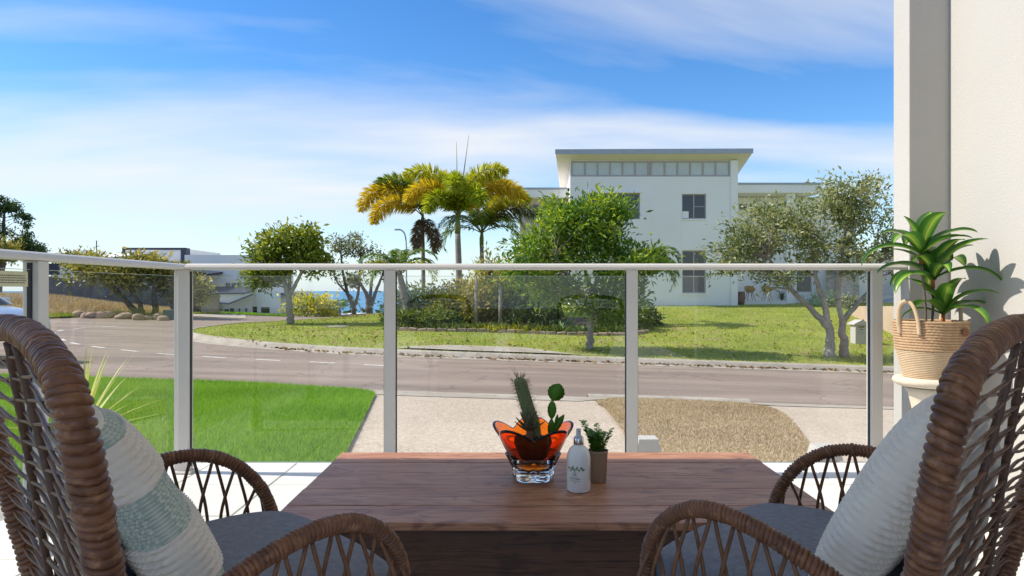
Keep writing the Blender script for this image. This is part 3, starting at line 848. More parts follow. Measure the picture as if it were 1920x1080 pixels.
body.add(vv, [[i*nv+j, i*nv+(j+1) % nv, (i+1)*nv+(j+1) % nv, (i+1)*nv+j] for i in range(k-1) for j in range(nv)] + [[(k-1)*nv+j for j in range(nv)]])
body.build('stem', M_cactus, cac, smooth=True, world=False)
sp = MB()
for i in range(30, k, 5):
    c = axis[i]; u = i / (k - 1)
    for j in range(nrib):
        a = 2*math.pi*j/nrib
        for s in range(4):
            L_ = R.uniform(.006, .014) if R.random() < .9 else R.uniform(.02, .035)
            b0 = Vector((c[0] + .0185*math.cos(a), c[1] + .0185*math.sin(a), c[2]))
            if u > .9: b0 = Vector((c[0] + .008*math.cos(a), c[1] + .008*math.sin(a), c[2] + .002)); L_ *= 1.5
            d = Vector((math.cos(a) + R.uniform(-.6, .6), math.sin(a) + R.uniform(-.6, .6), R.uniform(-.3, .9) + (1.2 if u > .9 else 0))).normalized()
            sp.tube([b0, b0 + d * L_], [.00042, .00012], 3, False)
o = sp.build('spines', M_spine, cac, world=False, fix=False); o['kind'] = 'stuff'
suc = thing('succulent', 'small brown green succulent rosette in the orange glass bowl', 'succulent', (bx_ - .012, by_ - .022, TZ + .098))
MB().tube([(0, 0, -.01), (.002, -.002, .02), (0, -.004, .046)], [.009, .0095, .007], 10).build('stalk', M_stalk, suc, smooth=True, world=False)
def fleshy(L_, W_, T_, n=7):
    mb = MB(); vv = []
    for i in range(n):
        u = i/(n-1); w = W_*math.sin(math.pi*min(1, .18+.82*u))**.8*(1-u*.15) if u < 1 else .0004
        for (a, b) in ((-w, .3*T_), (0, T_*.2-.0), (w, .3*T_), (0, -T_*(1-u))): vv.append((u*L_, a, b + .25*L_*u*u))
    f = [[i*4+j, i*4+(j+1) % 4, (i+1)*4+(j+1) % 4, (i+1)*4+j] for i in range(n-1) for j in range(4)]
    return mb.add(vv, f)
leaf0 = fleshy(.045, .008, .006).build('leaf', M_succ, suc, smooth=True, world=False)
first = True
for ring, (nl, el, sc, zz_) in enumerate(((7, 15, 1.0, .036), (6, 42, .95, .043), (4, 66, .7, .047))):
    for j in range(nl):
        o = leaf0 if first else leaf0.copy()
        if not first: COL.objects.link(o)
        first = False
        o.location = (0, -.004, zz_); o.rotation_euler = (0, -rad(el + R.uniform(-6, 6)), 2*math.pi*j/nl + ring*.5 + R.uniform(-.15, .15)); o.scale = (sc,)*3
epi = thing('leaf_cactus', 'flat scalloped green leaf cactus in the orange glass bowl', 'cactus', (bx_ + .052, by_, TZ + .095))
def flat_leaf(p0, p1, W_, scal=5, T_=.0026):
    p0, p1 = Vector(p0), Vector(p1); d = (p1 - p0); L_ = d.length; d.normalize(); sd = Vector((d.z, 0, -d.x)); nn = Vector((0, 1, 0))
    n = 34; vv = []
    for i in range(n):
        u = i/(n-1); w = W_*max(.04, math.sin(math.pi*u)**.62)*(1 - .10*abs(math.sin(scal*math.pi*u)))
        c = p0 + d*(L_*u)
        vv += [c - sd*w, c - nn*T_, c + sd*w, c + nn*T_]
    f = [[i*4+j, i*4+(j+1) % 4, (i+1)*4+(j+1) % 4, (i+1)*4+j] for i in range(n-1) for j in range(4)]
    return vv, f
for (p0, p1, W_) in (((-.012, .0, .012), (.03, .012, .07), .0105), ((-.006, -.0, .01), (-.004, 0, .062), .010), ((-.004, .0, .060), (-.002, .002, .109), .0125), ((-.002, .002, .108), (.018, .0, .152), .024), ((.006, .005, .04), (.012, .004, .072), .005)):
    vv, f = flat_leaf(p0, p1, W_)
    vv = np.array([tuple(q) for q in vv])
    mesh_obj('leaf_segment', vv, f, M_epi, epi, True, False, rnd=rng.random()*np.ones(len(vv)))

# ---------------------------------------------------------------- spray bottle
M_bottle = mat('white_plastic', (.83, .82, .79), None, rough=.32, spec=.5)
M_chrome = mat('brushed_metal', (.62, .62, .63), None, rough=.18, metal=1.0)
M_clearcap = mat('grey_cap', (.55, .54, .54), None, rough=.25, spec=.5)
M_leafink = mat('green_print', (.06, .13, .03), (.14, .20, .06), 300, .6)
bt = thing('spray_bottle', 'white room spray bottle with metal collar beside the glass bowl', 'bottle', (.163, 1.672, TZ), 0)
rb = .0288
MB().lathe([(.001, 0), (.025, 0), (.0275, .0012), (rb, .004), (rb, .078), (.0282, .086), (.0262, .094), (.0225, .102), (.0175, .1075), (.0135, .1105), (.0125, .113), (.001, .113)], 48).build('bottle_body', M_bottle, bt, smooth=True, world=False)
MB().lathe([(.001, .1132), (.0118, .1132), (.0122, .114), (.0122, .1285), (.0116, .1295), (.001, .1295)], 40).build('collar', M_chrome, bt, smooth=True, world=False)
MB().lathe([(.001, .1297), (.0098, .1297), (.0095, .133), (.0062, .135), (.0058, .150), (.005, .1512), (.001, .1512)], 32).build('spray_head', M_clearcap, bt, smooth=True, world=False)
MB().tube([(-.0005, -.0055, .1455), (-.0005, -.0068, .1455)], .0012, 10).build('nozzle', M_ink, bt, world=False)
def on_bottle(a, z): 
    r = rb + .0003; return (r * math.sin(a), -r * math.cos(a), z)
def text_mb(txt, size, a0, z0, m, nm, vert=False, bold=0):
    cu = bpy.data.curves.new('txt', 'FONT'); cu.body = txt; cu.size = size; cu.align_x = 'CENTER'; cu.resolution_u = 2; cu.offset = bold
    ob = bpy.data.objects.new('txt', cu); COL.objects.link(ob)
    dg = bpy.context.evaluated_depsgraph_get(); me = bpy.data.meshes.new_from_object(ob.evaluated_get(dg))
    bpy.data.objects.remove(ob); vv = []
    for q in me.vertices:
        x, y_ = (q.co.x, q.co.y) if not vert else (-q.co.y, q.co.x)
        vv.append(on_bottle(a0 + x / rb, z0 + y_))
    fs = [list(p.vertices) for p in me.polygons]; bpy.data.meshes.remove(me)
    return mesh_obj(nm, vv, fs, m, bt, False, False)
LA = -.42
text_mb('Room Spray', .0052, LA, .0345, M_ink, 'label_print', bold=.00012)
text_mb('Vanilla & Patchouli', .0036, LA, .0293, M_ink, 'label_print')
text_mb('250ml', .0028, LA, .0255, M_ink, 'label_print')
text_mb('X', .0095, LA, .0425, M_ink, 'label_print', bold=.0002)
ring = MB()
for i in range(28):
    a0, a1 = 2*math.pi*i/28, 2*math.pi*(i+1)/28
    ring.add([on_bottle(LA + r_*math.cos(a)/rb, .0458 + r_*math.sin(a)) for (r_, a) in ((.0062, a0), (.0062, a1), (.0068, a1), (.0068, a0))], [(0, 1, 2, 3)])
ring.build('label_print', M_ink, bt, world=False, fix=False)
spr = MB()
for i in range(46):
    a = LA - .62 + 1.42 * i / 45 + R.uniform(-.02, .02); z = .0575 + .0035*math.sin(i*.55) + R.uniform(-.002, .003); L_ = R.uniform(.0018, .0042); th = R.uniform(0, 6.28)
    q = [(L_*math.cos(th), L_*math.sin(th)), (L_*.35*math.cos(th+1.57), L_*.35*math.sin(th+1.57)), (-L_*math.cos(th), -L_*math.sin(th)), (L_*.35*math.cos(th-1.57), L_*.35*math.sin(th-1.57))]
    spr.add([on_bottle(a + x/rb, z + y_) for x, y_ in q], [(0, 1, 2, 3)])
spr.build('leaf_print', M_leafink, bt, world=False, fix=False)
for da in (.95, 1.05, 1.15):
    sp2 = MB(); z = .030
    while z < .060:
        l_ = R.uniform(.0012, .0036); sp2.add([on_bottle(da, z), on_bottle(da + .03, z), on_bottle(da + .03, z + l_), on_bottle(da, z + l_)], [(0, 1, 2, 3)]); z += l_ + .0008
    sp2.build('side_print', M_ink, bt, world=False, fix=False)

# ---------------------------------------------------------------- herb in a paper pot
M_kraft = mat('kraft_paper_pot', (.30, .20, .12), (.37, .26, .165), 30, .85, .4, 80, stretch=(1, 1, .2), bdist=.003)
M_herb = leaf_mat('herb_leaves', [(.10, .25, .02), (.18, .36, .04), (.28, .48, .08)], rough=.45, trans=.3)
hb = thing('potted_herb', 'small leafy green herb in a brown paper pot behind the bottle', 'plant', (.221, 1.752, TZ))
MB().lathe([(.001, 0), (.0195, 0), (.021, .002), (.0245, .074), (.0258, .076), (.0258, .081), (.0238, .081), (.0225, .070), (.001, .068)], 36, (0, 0, 0), lambda r, z, a: (r*(1+.012*math.sin(9*a)+.008*math.sin(23*a)), z)).build('pot', M_kraft, hb, smooth=True, world=False)
stems = MB(); lv, lf, lr = [], [], []
for s in range(26):
    th = R.uniform(0, 6.28); sp_ = R.uniform(.005, .033) if s < 21 else R.uniform(.035, .045); hgt = R.uniform(.025, .06) if s < 20 else R.uniform(.055, .083)
    p0 = Vector((.012*math.cos(th), .012*math.sin(th), .07)); p2 = Vector((sp_*1.05*math.cos(th), sp_*math.sin(th), .072 + hgt)); p1 = (p0+p2)/2 + Vector((0, 0, .01))
    pts = catmull([p0, p1, p2], 6); stems.tube([tuple(q) for q in pts], .0005, 4, False)
    for i in range(2, len(pts)):
        for q in range(6):
            a = R.uniform(0, 6.28); d = Vector((math.cos(a), math.sin(a), R.uniform(-.1, .6))).normalized(); L_ = R.uniform(.006, .0115)
            c = Vector(pts[i]); sd = d.cross(Vector((0, 0, 1))).normalized()*L_*.42; n0 = len(lv)
            lv += [c, c + d*L_*.55 + sd, c + d*L_, c + d*L_*.55 - sd]; lf.append([n0, n0+1, n0+2, n0+3]); lr += [R.random()]*4
stems.build('stems', MATS['succulent_leaf'], hb, world=False, fix=False)
o = mesh_obj('foliage', [tuple(q) for q in lv], lf, M_herb, hb, False, False, rnd=lr); o['kind'] = 'stuff'

# ---------------------------------------------------------------- potted dracaena on a stone stand by the wall
M_rope = mat('seagrass_rope', (.40, .25, .14), (.50, .34, .20), 40, .85, .3, 200, bdist=.002)
M_rope2 = mat('pale_rope', (.52, .38, .24), (.58, .44, .29), 40, .85, .3, 200, bdist=.002)
M_stone = mat('cream_stone', (.68, .60, .48), (.60, .52, .41), 9, .7, .2, 40)
M_leather = mat('brown_leather', (.22, .085, .04), None, rough=.55)
M_cane = mat('grey_cane', (.13, .10, .085), (.20, .155, .125), 90, .8, .5, 120)
M_node = mat('rust_cane_sheath', (.36, .11, .03), (.24, .07, .025), 60, .7)
px_, py_ = 1.825, 2.98
stand = thing('plant_stand', 'cream stone pedestal under the rope basket planter', 'stand', (px_, py_, 0))
MB().lathe([(.001, .448), (.07, .448), (.125, .456), (.142, .466), (.147, .476), (.143, .488), (.135, .4935), (.001, .4935)], 48).build('stand_top', M_stone, stand, smooth=True, world=False)
MB().lathe([(.001, .0005), (.13, .0005), (.13, .03), (.11, .05), (.075, .08), (.062, .2), (.065, .33), (.085, .42), (.10, .4475), (.001, .4475)], 40).build('stand_column', M_stone, stand, smooth=True, world=False)
pot = thing('basket_planter', 'two tone woven rope basket with looped handles on the stone stand', 'planter', (px_, py_, .494)); pot.scale = (.94, .94, .94)
def rope_rows(z0, z1, r0, r1, rows, thick, twist, m, nm):
    mb = MB()
    for i in range(rows):
        u = (i + .5)/rows; z = z0 + (z1-z0)*u; r = r0 + (r1-r0)*u; n = 96; vv = []
        for j in range(n):
            a = 2*math.pi*j/n; th = thick*(1 + (.16*math.sin(a*twist + i*2.1) if twist else 0))
            for q in range(7):
                b = 2*math.pi*q/7; rr = r + th*math.cos(b); vv.append((rr*math.cos(a), rr*math.sin(a), z + th*1.05*math.sin(b)))
        mb.add(vv, [[j*7+q, ((j+1) % n)*7+q, ((j+1) % n)*7+(q+1) % 7, j*7+(q+1) % 7] for j in range(n) for q in range(7)])
    return mb.build(nm, m, pot, smooth=True, world=False)
rope_rows(.001, .125, .108, .138, 15, .0046, 0, M_rope2, 'lower_coils')
rope_rows(.126, .262, .139, .151, 11, .0066, 44, M_rope, 'upper_coils')
MB().lathe([(.001, .003), (.104, .004), (.135, .13), (.146, .25), (.143, .25), (.130, .225), (.001, .222)], 40).build('basket_lining', M_soilpot, pot, smooth=True, world=False)
for sg in (-1, 1):
    pts = catmull([(sg*.146, -.045, .20), (sg*.158, -.045, .27), (sg*.168, -.030, .33), (sg*.170, 0, .352), (sg*.168, .030, .33), (sg*.158, .045, .27), (sg*.146, .045, .20)], 8)
    pts = [(p[0]*math.cos(.45) - p[1]*math.sin(.45), p[0]*math.sin(.45) + p[1]*math.cos(.45), p[2]) for p in pts]
    MB().tube(pts, .0072, 8, flat=1.5).build('handle', M_rope2, pot, smooth=True, world=False)
MB().tube([(.066, -.148, .215), (.0675, -.1515, .215)], .019, 18).build('leather_tag', M_leather, pot, world=False)
def striped_leaf_mat():
    m, nt, b, out = nodes_of('variegated_leaf'); N, L = nt.nodes, nt.links
    at = N.new('ShaderNodeVertexColor'); at.layer_name = 'rnd'; sep = N.new('ShaderNodeSeparateColor'); L.new(at.outputs[0], sep.inputs[0])
    rp = N.new('ShaderNodeValToRGB'); e = rp.color_ramp.elements
    e[0].position = 0; e[0].color = (.58, .62, .14, 1); e[1].position = .12; e[1].color = (.46, .54, .10, 1)
    for p_, c_ in ((.18, (.11, .29, .03)), (.30, (.27, .45, .06)), (.44, (.07, .22, .03)), (.64, (.03, .115, .028)), (1, (.02, .08, .022))):
        q = e.new(p_); q.color = (*c_, 1)
    L.new(sep.outputs[0], rp.inputs[0])
    mx = N.new('ShaderNodeMixRGB'); mx.inputs[2].default_value = (.16, .36, .03, 1); L.new(sep.outputs[1], mx.inputs[0]); L.new(rp.outputs[0], mx.inputs[1])
    L.new(mx.outputs[0], b.inputs['Base Color']); b.inputs['Roughness'].default_value = .32; b.inputs['Specular IOR Level'].default_value = .5
    tr = N.new('ShaderNodeBsdfTranslucent'); L.new(mx.outputs[0], tr.inputs[0]); ms = N.new('ShaderNodeMixShader'); ms.inputs[0].default_value = .28
    L.new(b.outputs[0], ms.inputs[1]); L.new(tr.outputs[0], ms.inputs[2]); L.new(ms.outputs[0], out.inputs[0]); return m
M_drac = striped_leaf_mat()
dr = thing('dracaena_plant', 'variegated green corn plant growing in the rope basket by the wall', 'plant', (px_, py_, .69))
def strap_leaf(base, az, el, L_, W_, curl, young):
    """arching strap leaf: rises at el, then bends over by curl"""
    n = 18; v, r = [], []
    p = Vector(base); ang = el; step = L_/(n-1)
    h = Vector((math.cos(az), math.sin(az), 0)); sd = Vector((-math.sin(az), math.cos(az), 0))
    for i in range(n):
        u = i/(n-1); w = W_*(max(.0, math.sin(math.pi*min(1, u*.93+.07)))**.75)*(1 if u < .99 else .05)
        d = h*math.cos(ang) + Vector((0, 0, 1))*math.sin(ang); nn = (Vector((0, 0, 1))*math.cos(ang) - h*math.sin(ang))
        for q in range(-4, 5):
            s = q/4; v.append(tuple(p + sd*(w*s) + nn*(w*.38*abs(s)**1.3))); r.append((abs(s) + R.uniform(0, .02), young))
        p = p + d*step; ang -= curl*step/L_*(.45+1.1*u)
    f = [[i*9+j, i*9+j+1, (i+1)*9+j+1, (i+1)*9+j] for i in range(n-1) for j in range(8)]
    mesh_obj('leaf', v, f, M_drac, dr, True, False, rnd=np.array(r))
canes = [((-.022, -.01), (-.05, -.02), .295, .345), ((.012, .012), (.012, .0), .19, .235), ((.042, -.035), (.038, -.03), .03, .085)]
for (b0, t0, zs_, ztop) in canes:
    MB().tube(catmull([(b0[0], b0[1], -.01), ((b0[0]+t0[0])/2+.004, (b0[1]+t0[1])/2, zs_*.5), (t0[0], t0[1], zs_+.002)], 6), .0052, 8).build('cane', M_cane, dr, smooth=True, world=False)
    MB().tube([(t0[0], t0[1], zs_), (t0[0], t0[1], ztop)], [.0088, .0068], 10).build('leaf_sheath', M_node, dr, smooth=True, world=False)
R2 = random.Random(4)
for ci, (nl, ll, spin) in enumerate(((10, .26, .4), (15, .285, 1.1), (10, .24, .2))):
    t0 = canes[ci][1]; zt_ = canes[ci][3]
    for j in range(nl):
        u = j/nl; az = spin + j*2.399; el = rad(28 + 58*u + R2.uniform(-8, 8)); L_ = ll*R2.uniform(.8, 1.12)*(1-.35*(u > .8))
        reach = t0[0] + L_*.85*math.cos(az)*math.cos(el)
        if px_ + reach > 2.045: az = math.pi - az
        if py_ + t0[1] + L_*.85*math.sin(az) > 3.21: az = -az
        strap_leaf((t0[0], t0[1], zt_ - .012 + .016*u), az, el, L_, R2.uniform(.029, .045)*(1 if ci < 2 else .8), rad(R2.uniform(70, 150)*(1-.55*u)), .05 + .3*R2.random()*(.4+.6*u) if ci < 2 else .15+.35*R2.random())
# ---------------------------------------------------------------- building helpers
M_facade = mat('facade_render', (.87, .85, .82), (.83, .815, .785), .8, .85, .15, 60, coord='World', bdist=.006)
M_trim = mat('taupe_trim', (.45, .41, .38), (.40, .37, .34), 3, .6, coord='World')
M_soffit = mat('soffit_paint', (.74, .70, .64), (.70, .665, .61), 2, .7, coord='World')
M_fascia = mat('fascia_metal', (.38, .42, .47), (.33, .37, .42), 3, .4, coord='World', spec=.5)
M_darkglass = mat('window_glass', (.018, .022, .03), (.03, .035, .045), .6, .04, coord='World', spec=.8)
M_blind = mat('white_blind', (.60, .64, .64), (.53, .57, .58), 1.2, .35, coord='World', spec=.5)
M_stonec = mat('stacked_stone', (.52, .46, .39), (.40, .35, .29), 5, .9, .4, 30, coord='World', stretch=(1, 1, 3))
M_brickpale = mat('pale_brick', (.55, .50, .43), (.48, .43, .37), 6, .9, .3, 20, coord='World', stretch=(1, 1, 3))
M_tan = mat('tan_render', (.56, .42, .31), (.50, .37, .27), 1.5, .9, .2, 50, coord='World')
M_lilac = mat('garage_door_paint', (.52, .50, .53), None, rough=.6)
M_navy = mat('dark_navy_metal', (.035, .042, .065), (.05, .058, .085), 3, .5, coord='World')
M_slate = mat('slate_block', (.10, .10, .115), (.15, .15, .165), 3, .85, .3, 20, coord='World')
M_blackmetal = mat('black_metal', (.02, .02, .022), None, rough=.5)
M_must = mat('mustard_shell', (.42, .25, .06), (.36, .21, .05), 8, .5)
M_terra = mat('brown_glaze', (.14, .065, .045), (.19, .09, .06), 5, .4)

def facade(mb, x0, x1, z0, z1, y0, th, holes):
    """wall sheet facing -Y with real openings: holes are (x0,x1,z0,z1)"""
    xs_ = sorted({x0, x1, *[h[0] for h in holes], *[h[1] for h in holes]}); zs_ = sorted({z0, z1, *[h[2] for h in holes], *[h[3] for h in holes]})
    def void(i, j):
        if i < 0 or j < 0 or i >= len(xs_)-1 or j >= len(zs_)-1: return True
        cx, cz = (xs_[i]+xs_[i+1])/2, (zs_[j]+zs_[j+1])/2
        return any(h[0] < cx < h[1] and h[2] < cz < h[3] for h in holes)
    y1 = y0 + th
    for i in range(len(xs_)-1):
        for j in range(len(zs_)-1):
            if void(i, j): continue
            a, b, c, d = xs_[i], xs_[i+1], zs_[j], zs_[j+1]
            for y in (y0, y1): mb.add([(a, y, c), (b, y, c), (b, y, d), (a, y, d)], [(0, 1, 2, 3)])
            if void(i-1, j): mb.add([(a, y0, c), (a, y1, c), (a, y1, d), (a, y0, d)], [(0, 1, 2, 3)])
            if void(i+1, j): mb.add([(b, y0, c), (b, y1, c), (b, y1, d), (b, y0, d)], [(0, 1, 2, 3)])
            if void(i, j-1): mb.add([(a, y0, c), (b, y0, c), (b, y1, c), (a, y1, c)], [(0, 1, 2, 3)])
            if void(i, j+1): mb.add([(a, y0, d), (b, y0, d), (b, y1, d), (a, y1, d)], [(0, 1, 2, 3)])
    return mb

def window(root, x0, x1, z0, z1, y, vx, hz=(), fw=.05, m=None, pane=None, dep=.05):
    m = m or M_trim; pane = pane or M_darkglass
    mb = MB(); e = .002
    mb.box(x0+e, x0+fw, y, y+dep, z0+e, z1-e); mb.box(x1-fw, x1-e, y, y+dep, z0+e, z1-e)
    mb.box(x0+fw, x1-fw, y, y+dep, z0+e, z0+fw); mb.box(x0+fw, x1-fw, y, y+dep, z1-fw, z1-e)
    edges = [x0+fw, *vx, x1-fw]
    for v in vx: mb.box(v-fw*.5, v+fw*.5, y+.003, y+dep-.003, z0+fw, z1-fw)
    o = mb.build('window', m, root)
    for i in range(len(edges)-1):
        a, b = edges[i]+(fw*.5 if i else 0), edges[i+1]-(fw*.5 if i < len(edges)-2 else 0)
        hs = [z0+fw] + [q for (k, q) in hz if k == i] + [z1-fw]
        for j in range(len(hs)-1):
            MB().box(a, b, y+dep*.5, y+dep*.5+.012, hs[j]+(.018 if j else 0), hs[j+1]-(.018 if j < len(hs)-2 else 0)).build('pane', pane, o)
            if j: MB().box(a, b, y+.008, y+dep-.008, hs[j]-.018, hs[j]+.018).build('transom', m, o)
    return o

# ---------------------------------------------------------------- white house across the road
HY = 36.0
def hx(p, d=HY): return (p - CX) / FPX * d
def hzz(p, d=HY): return CAMZ - (p - CY) / FPX * d
house = thing('white_house', 'two storey white rendered house with a flared skillion roof across the road', 'house', (7.5, 36, float(gz(7.5, 36))))
x0, x1 = hx(1069), hx(1382); zb = -.6; zt_ = hzz(300.8)
W1 = (hx(1105), hx(1200), hzz(411), hzz(362)); W2 = (hx(1278.5), hx(1324), hzz(410.5), hzz(363.5)); W3 = (hx(1279), hx(1323.5), hzz(550), hzz(469.5))
CL = (hx(1070.5), hx(1369), hzz(331), hzz(301.5))
mb = facade(MB(), x0, x1, zb, zt_, HY, .25, [W1, W2, W3, CL])
mb.box(x0, x0+.2, HY+.251, 45, zb, zt_ - 2.6); mb.box(x1-.2, x1, HY+.251, 45, zb, zt_ - 2.6); mb.box(x0, x1, 44.9, 45.1, zb, zt_ - 3.2)
mb.prism([(HY+.251, zt_-2.6), (HY+.251, zt_-.12), (40.9, zt_-1.8), (40.9, zt_-2.6)], 'x', x0, x0+.2); mb.prism([(HY+.251, zt_-2.6), (HY+.251, zt_-.12), (40.9, zt_-1.8), (40.9, zt_-2.6)], 'x', x1-.2, x1)
mb.box(x0+.2, x1-.2, 39.5, 39.7, zb, zt_-1.9)
mb.build('wall', M_facade, house, fix=True)
MB().box(hx(1369.8), x1+.02, HY-.07, HY-.001, zb, zt_-.0).build('pilaster', M_facade, house)
MB().box(W2[0]-.02, W2[1]+.02, HY-.012, HY-.001, W3[3]+.06, W2[2]-.1).build('spandrel_panel', M_facade, house)
window(house, *W1[:2], W1[2], W1[3], HY+.08, [W1[0]+.95, W1[1]-.78], fw=.06)
MB().box(W1[0]-.08, W1[1]+.08, HY-.14, HY+.02, W1[3]+.002, W1[3]+.075).build('window_hood', M_facade, house)
window(house, *W2[:2], W2[2], W2[3], HY+.08, [hx(1301.5)], [(1, hzz(387))], fw=.055)
window(house, *W3[:2], W3[2], W3[3], HY+.08, [hx(1301.5)], [(0, hzz(518.5)), (1, hzz(518.5)), (1, hzz(495))], fw=.055)
for w_ in (W2, W3): MB().box(w_[0]-.05, w_[1]+.05, HY-.05, HY+.06, w_[2]-.075, w_[2]-.002).build('window_sill', M_facade, house)
MB().box(hx(1279.5), hx(1291.5), HY+.045, HY+.06, hzz(409), hzz(396)).build('white_board', M_facade, house)
cm = (CL[0]+CL[1])/2
for a, b in ((CL[0], hx(1217.5)), (hx(1219.5), CL[1])):
    n = 6; vx = [a+.09+(b-a-.18)*k/n for k in range(1, n)]
    window(house, a, b, CL[2], CL[3], HY+.015, vx, fw=.085, pane=M_blind, dep=.07)
MB().box(hx(1217.6), hx(1219.4), HY+.02, HY+.09, CL[2], CL[3]).build('window_mullion', M_trim, house)
# roof: front edge high, tapering and falling to the back
fy = 35.35; by2 = 41.0
def rz_(py, d): return hzz(py, d)
zf = rz_(288, fy); zfr = rz_(286.5, fy); sl = -.36
A0 = Vector((hx(1042, fy), fy, zf)); A1 = Vector((hx(1411, fy), fy, zfr)); B0 = Vector((3.0, by2, zf + sl*(by2-fy))); B1 = Vector((12.3, by2, zfr + sl*(by2-fy)))
th = Vector((0, 0, .16))
MB().hexa([A0, A1, B1, B0], [A0+th, A1+th, B1+th, B0+th]).build('roof', M_soffit, house)
e = Vector((0, -.03, 0)); MB().hexa([A0+e+Vector((-.03, 0, -.03)), A1+e+Vector((.03, 0, -.03)), A1+Vector((.03, -.001, -.03)), A0+Vector((-.03, -.001, -.03))],
    [A0+e+th+Vector((-.03, 0, .06)), A1+e+th+Vector((.03, 0, .06)), A1+th+Vector((.03, -.001, .06)), A0+th+Vector((-.03, -.001, .06))]).build('gutter', M_fascia, house)
t2 = Vector((0, 0, .165)); MB().hexa([A0+t2+Vector((-.02, 0, 0)), A1+t2+Vector((.02, 0, 0)), B1+t2, B0+t2], [A0+t2+Vector((-.02, 0, .04)), A1+t2+Vector((.02, 0, .04)), B1+t2+Vector((0, 0, .04)), B0+t2+Vector((0, 0, .04))]).build('roof_sheet', M_fascia, house)
# left wing
lw0 = hx(975, 37.5); ld = 37.5
LW = (hx(999, ld), hx(1010, ld), hzz(397, ld), hzz(383, ld))
mb = facade(MB(), lw0, x0-.002, -.6, hzz(372, ld), ld, .25, [LW]); mb.box(lw0, x0-.002, 44, 44.2, -.6, hzz(372, ld)); mb.box(lw0, lw0+.2, ld+.251, 43.99, -.6, hzz(372, ld)); mb.build('wing_wall', M_brickpale, house)
window(house, *LW, ld+.08, [], fw=.04)
mb = MB().box(lw0-.35, x0-.003, ld-.55, 44.4, hzz(373, ld)+.003, hzz(357, ld)); mb.build('wing_roof', M_facade, house, bev=.02)
MB().box(lw0-.37, x0-.004, ld-.57, ld-.551, hzz(358, ld), hzz(354.5, ld)).build('wing_capping', M_fascia, house)
# right wing with porch
rd = 38.2; rx1 = hx(1518, rd)
RWn = (hx(1386, rd), hx(1401, rd), hzz(394, rd), hzz(382, rd)); RD = (hx(1494, rd), hx(1522, rd), hzz(548, rd), hzz(508, rd))
mb = facade(MB(), x1+.002, rx1+2.6, -.6, hzz(370, rd), rd, .25, [RWn, RD]); mb.box(rx1+2.4, rx1+2.6, rd+.251, 44, -.6, hzz(370, rd)); mb.build('wing_wall', M_facade, house)
window(house, *RWn, rd+.08, [], fw=.04); window(house, *RD, rd+.08, [], fw=.05)
MB().box(x1+.003, rx1, rd-1.5, 44, hzz(369.5, rd)+.02, hzz(353, rd)).build('wing_roof', M_facade, house, bev=.02)
MB().box(x1+.004, rx1+.02, rd-1.53, rd-1.501, hzz(354, rd), hzz(350.5, rd)).build('wing_capping', M_fascia, house)
MB().box(hx(1474, 37.0), hx(1490, 37.0), 36.9, 37.2, -.5, hzz(369.6, rd)+.02).build('porch_column', M_facade, house)
MB().box(hx(1384, 36.6), hx(1476, 36.6), 36.5, rd-.01, float(gz(12.8, 36.8))-.3, hzz(564, 36.6)).build('porch_step', M_soffit, house)
# stacked stone entry pier: separate courses
pier = MB()
pr = random.Random(3)
for (pa, pb, dd) in ((1554, 1573.5, 37.4), (1574, 1611, 36.8)):
    z = -.35
    while z < hzz(500, dd):
        hh = pr.uniform(.10, .2); x = hx(pa, dd)
        while x < hx(pb, dd) - .02:
            ww = min(pr.uniform(.25, .6), hx(pb, dd) - x)
            MB().box(x+.006, x+ww-.006, dd + pr.uniform(-.04, .01), dd + .4, z+.006, z+hh-.006).build('stone', M_stonec, house)
            x += ww
        z += hh
# garage at the right end
gd = 37.6
MB().box(hx(1612, gd), hx(1760, gd), gd+.05, gd+6, -.4, hzz(470, gd)).build('garage', M_facade, house)
for k in range(5):
    z0, z1 = hzz(573, gd) + k*.36, hzz(573, gd) + k*.36 + .352
    MB().box(hx(1640, gd), hx(1730, gd), gd-.01, gd+.045, z0, z1).build('door_panel', M_lilac, house)
# curving tan driveway wall
tw = thing('driveway_wall', 'low curved tan rendered wall behind the white mailbox', 'wall', (11, 30, float(gz(11, 30))))
wl_ = catmull([tuple(P(1600, 590, 31))[:2], tuple(P(1622, 590, 29))[:2], tuple(P(1660, 590, 26))[:2], tuple(P(1700, 590, 23))[:2], tuple(P(1780, 590, 20))[:2]], 10)
ln, rn = offset(wl_, .1), offset(wl_, -.1); n = len(wl_); v = []
for i in range(n):
    q = wl_[i]; g_ = float(gz(*q)); top = CAMZ - (574 - CY)/FPX*q[1]
    v += [(ln[i][0], ln[i][1], g_-.2), (rn[i][0], rn[i][1], g_-.2), (rn[i][0], rn[i][1], top), (ln[i][0], ln[i][1], top)]
f = [[i*4+j, i*4+(j+1) % 4, (i+1)*4+(j+1) % 4, (i+1)*4+j] for i in range(n-1) for j in range(4)] + [[0, 1, 2, 3], [(n-1)*4+j for j in (3, 2, 1, 0)]]
MB().add(v, f).build('wall_body', M_tan, tw)
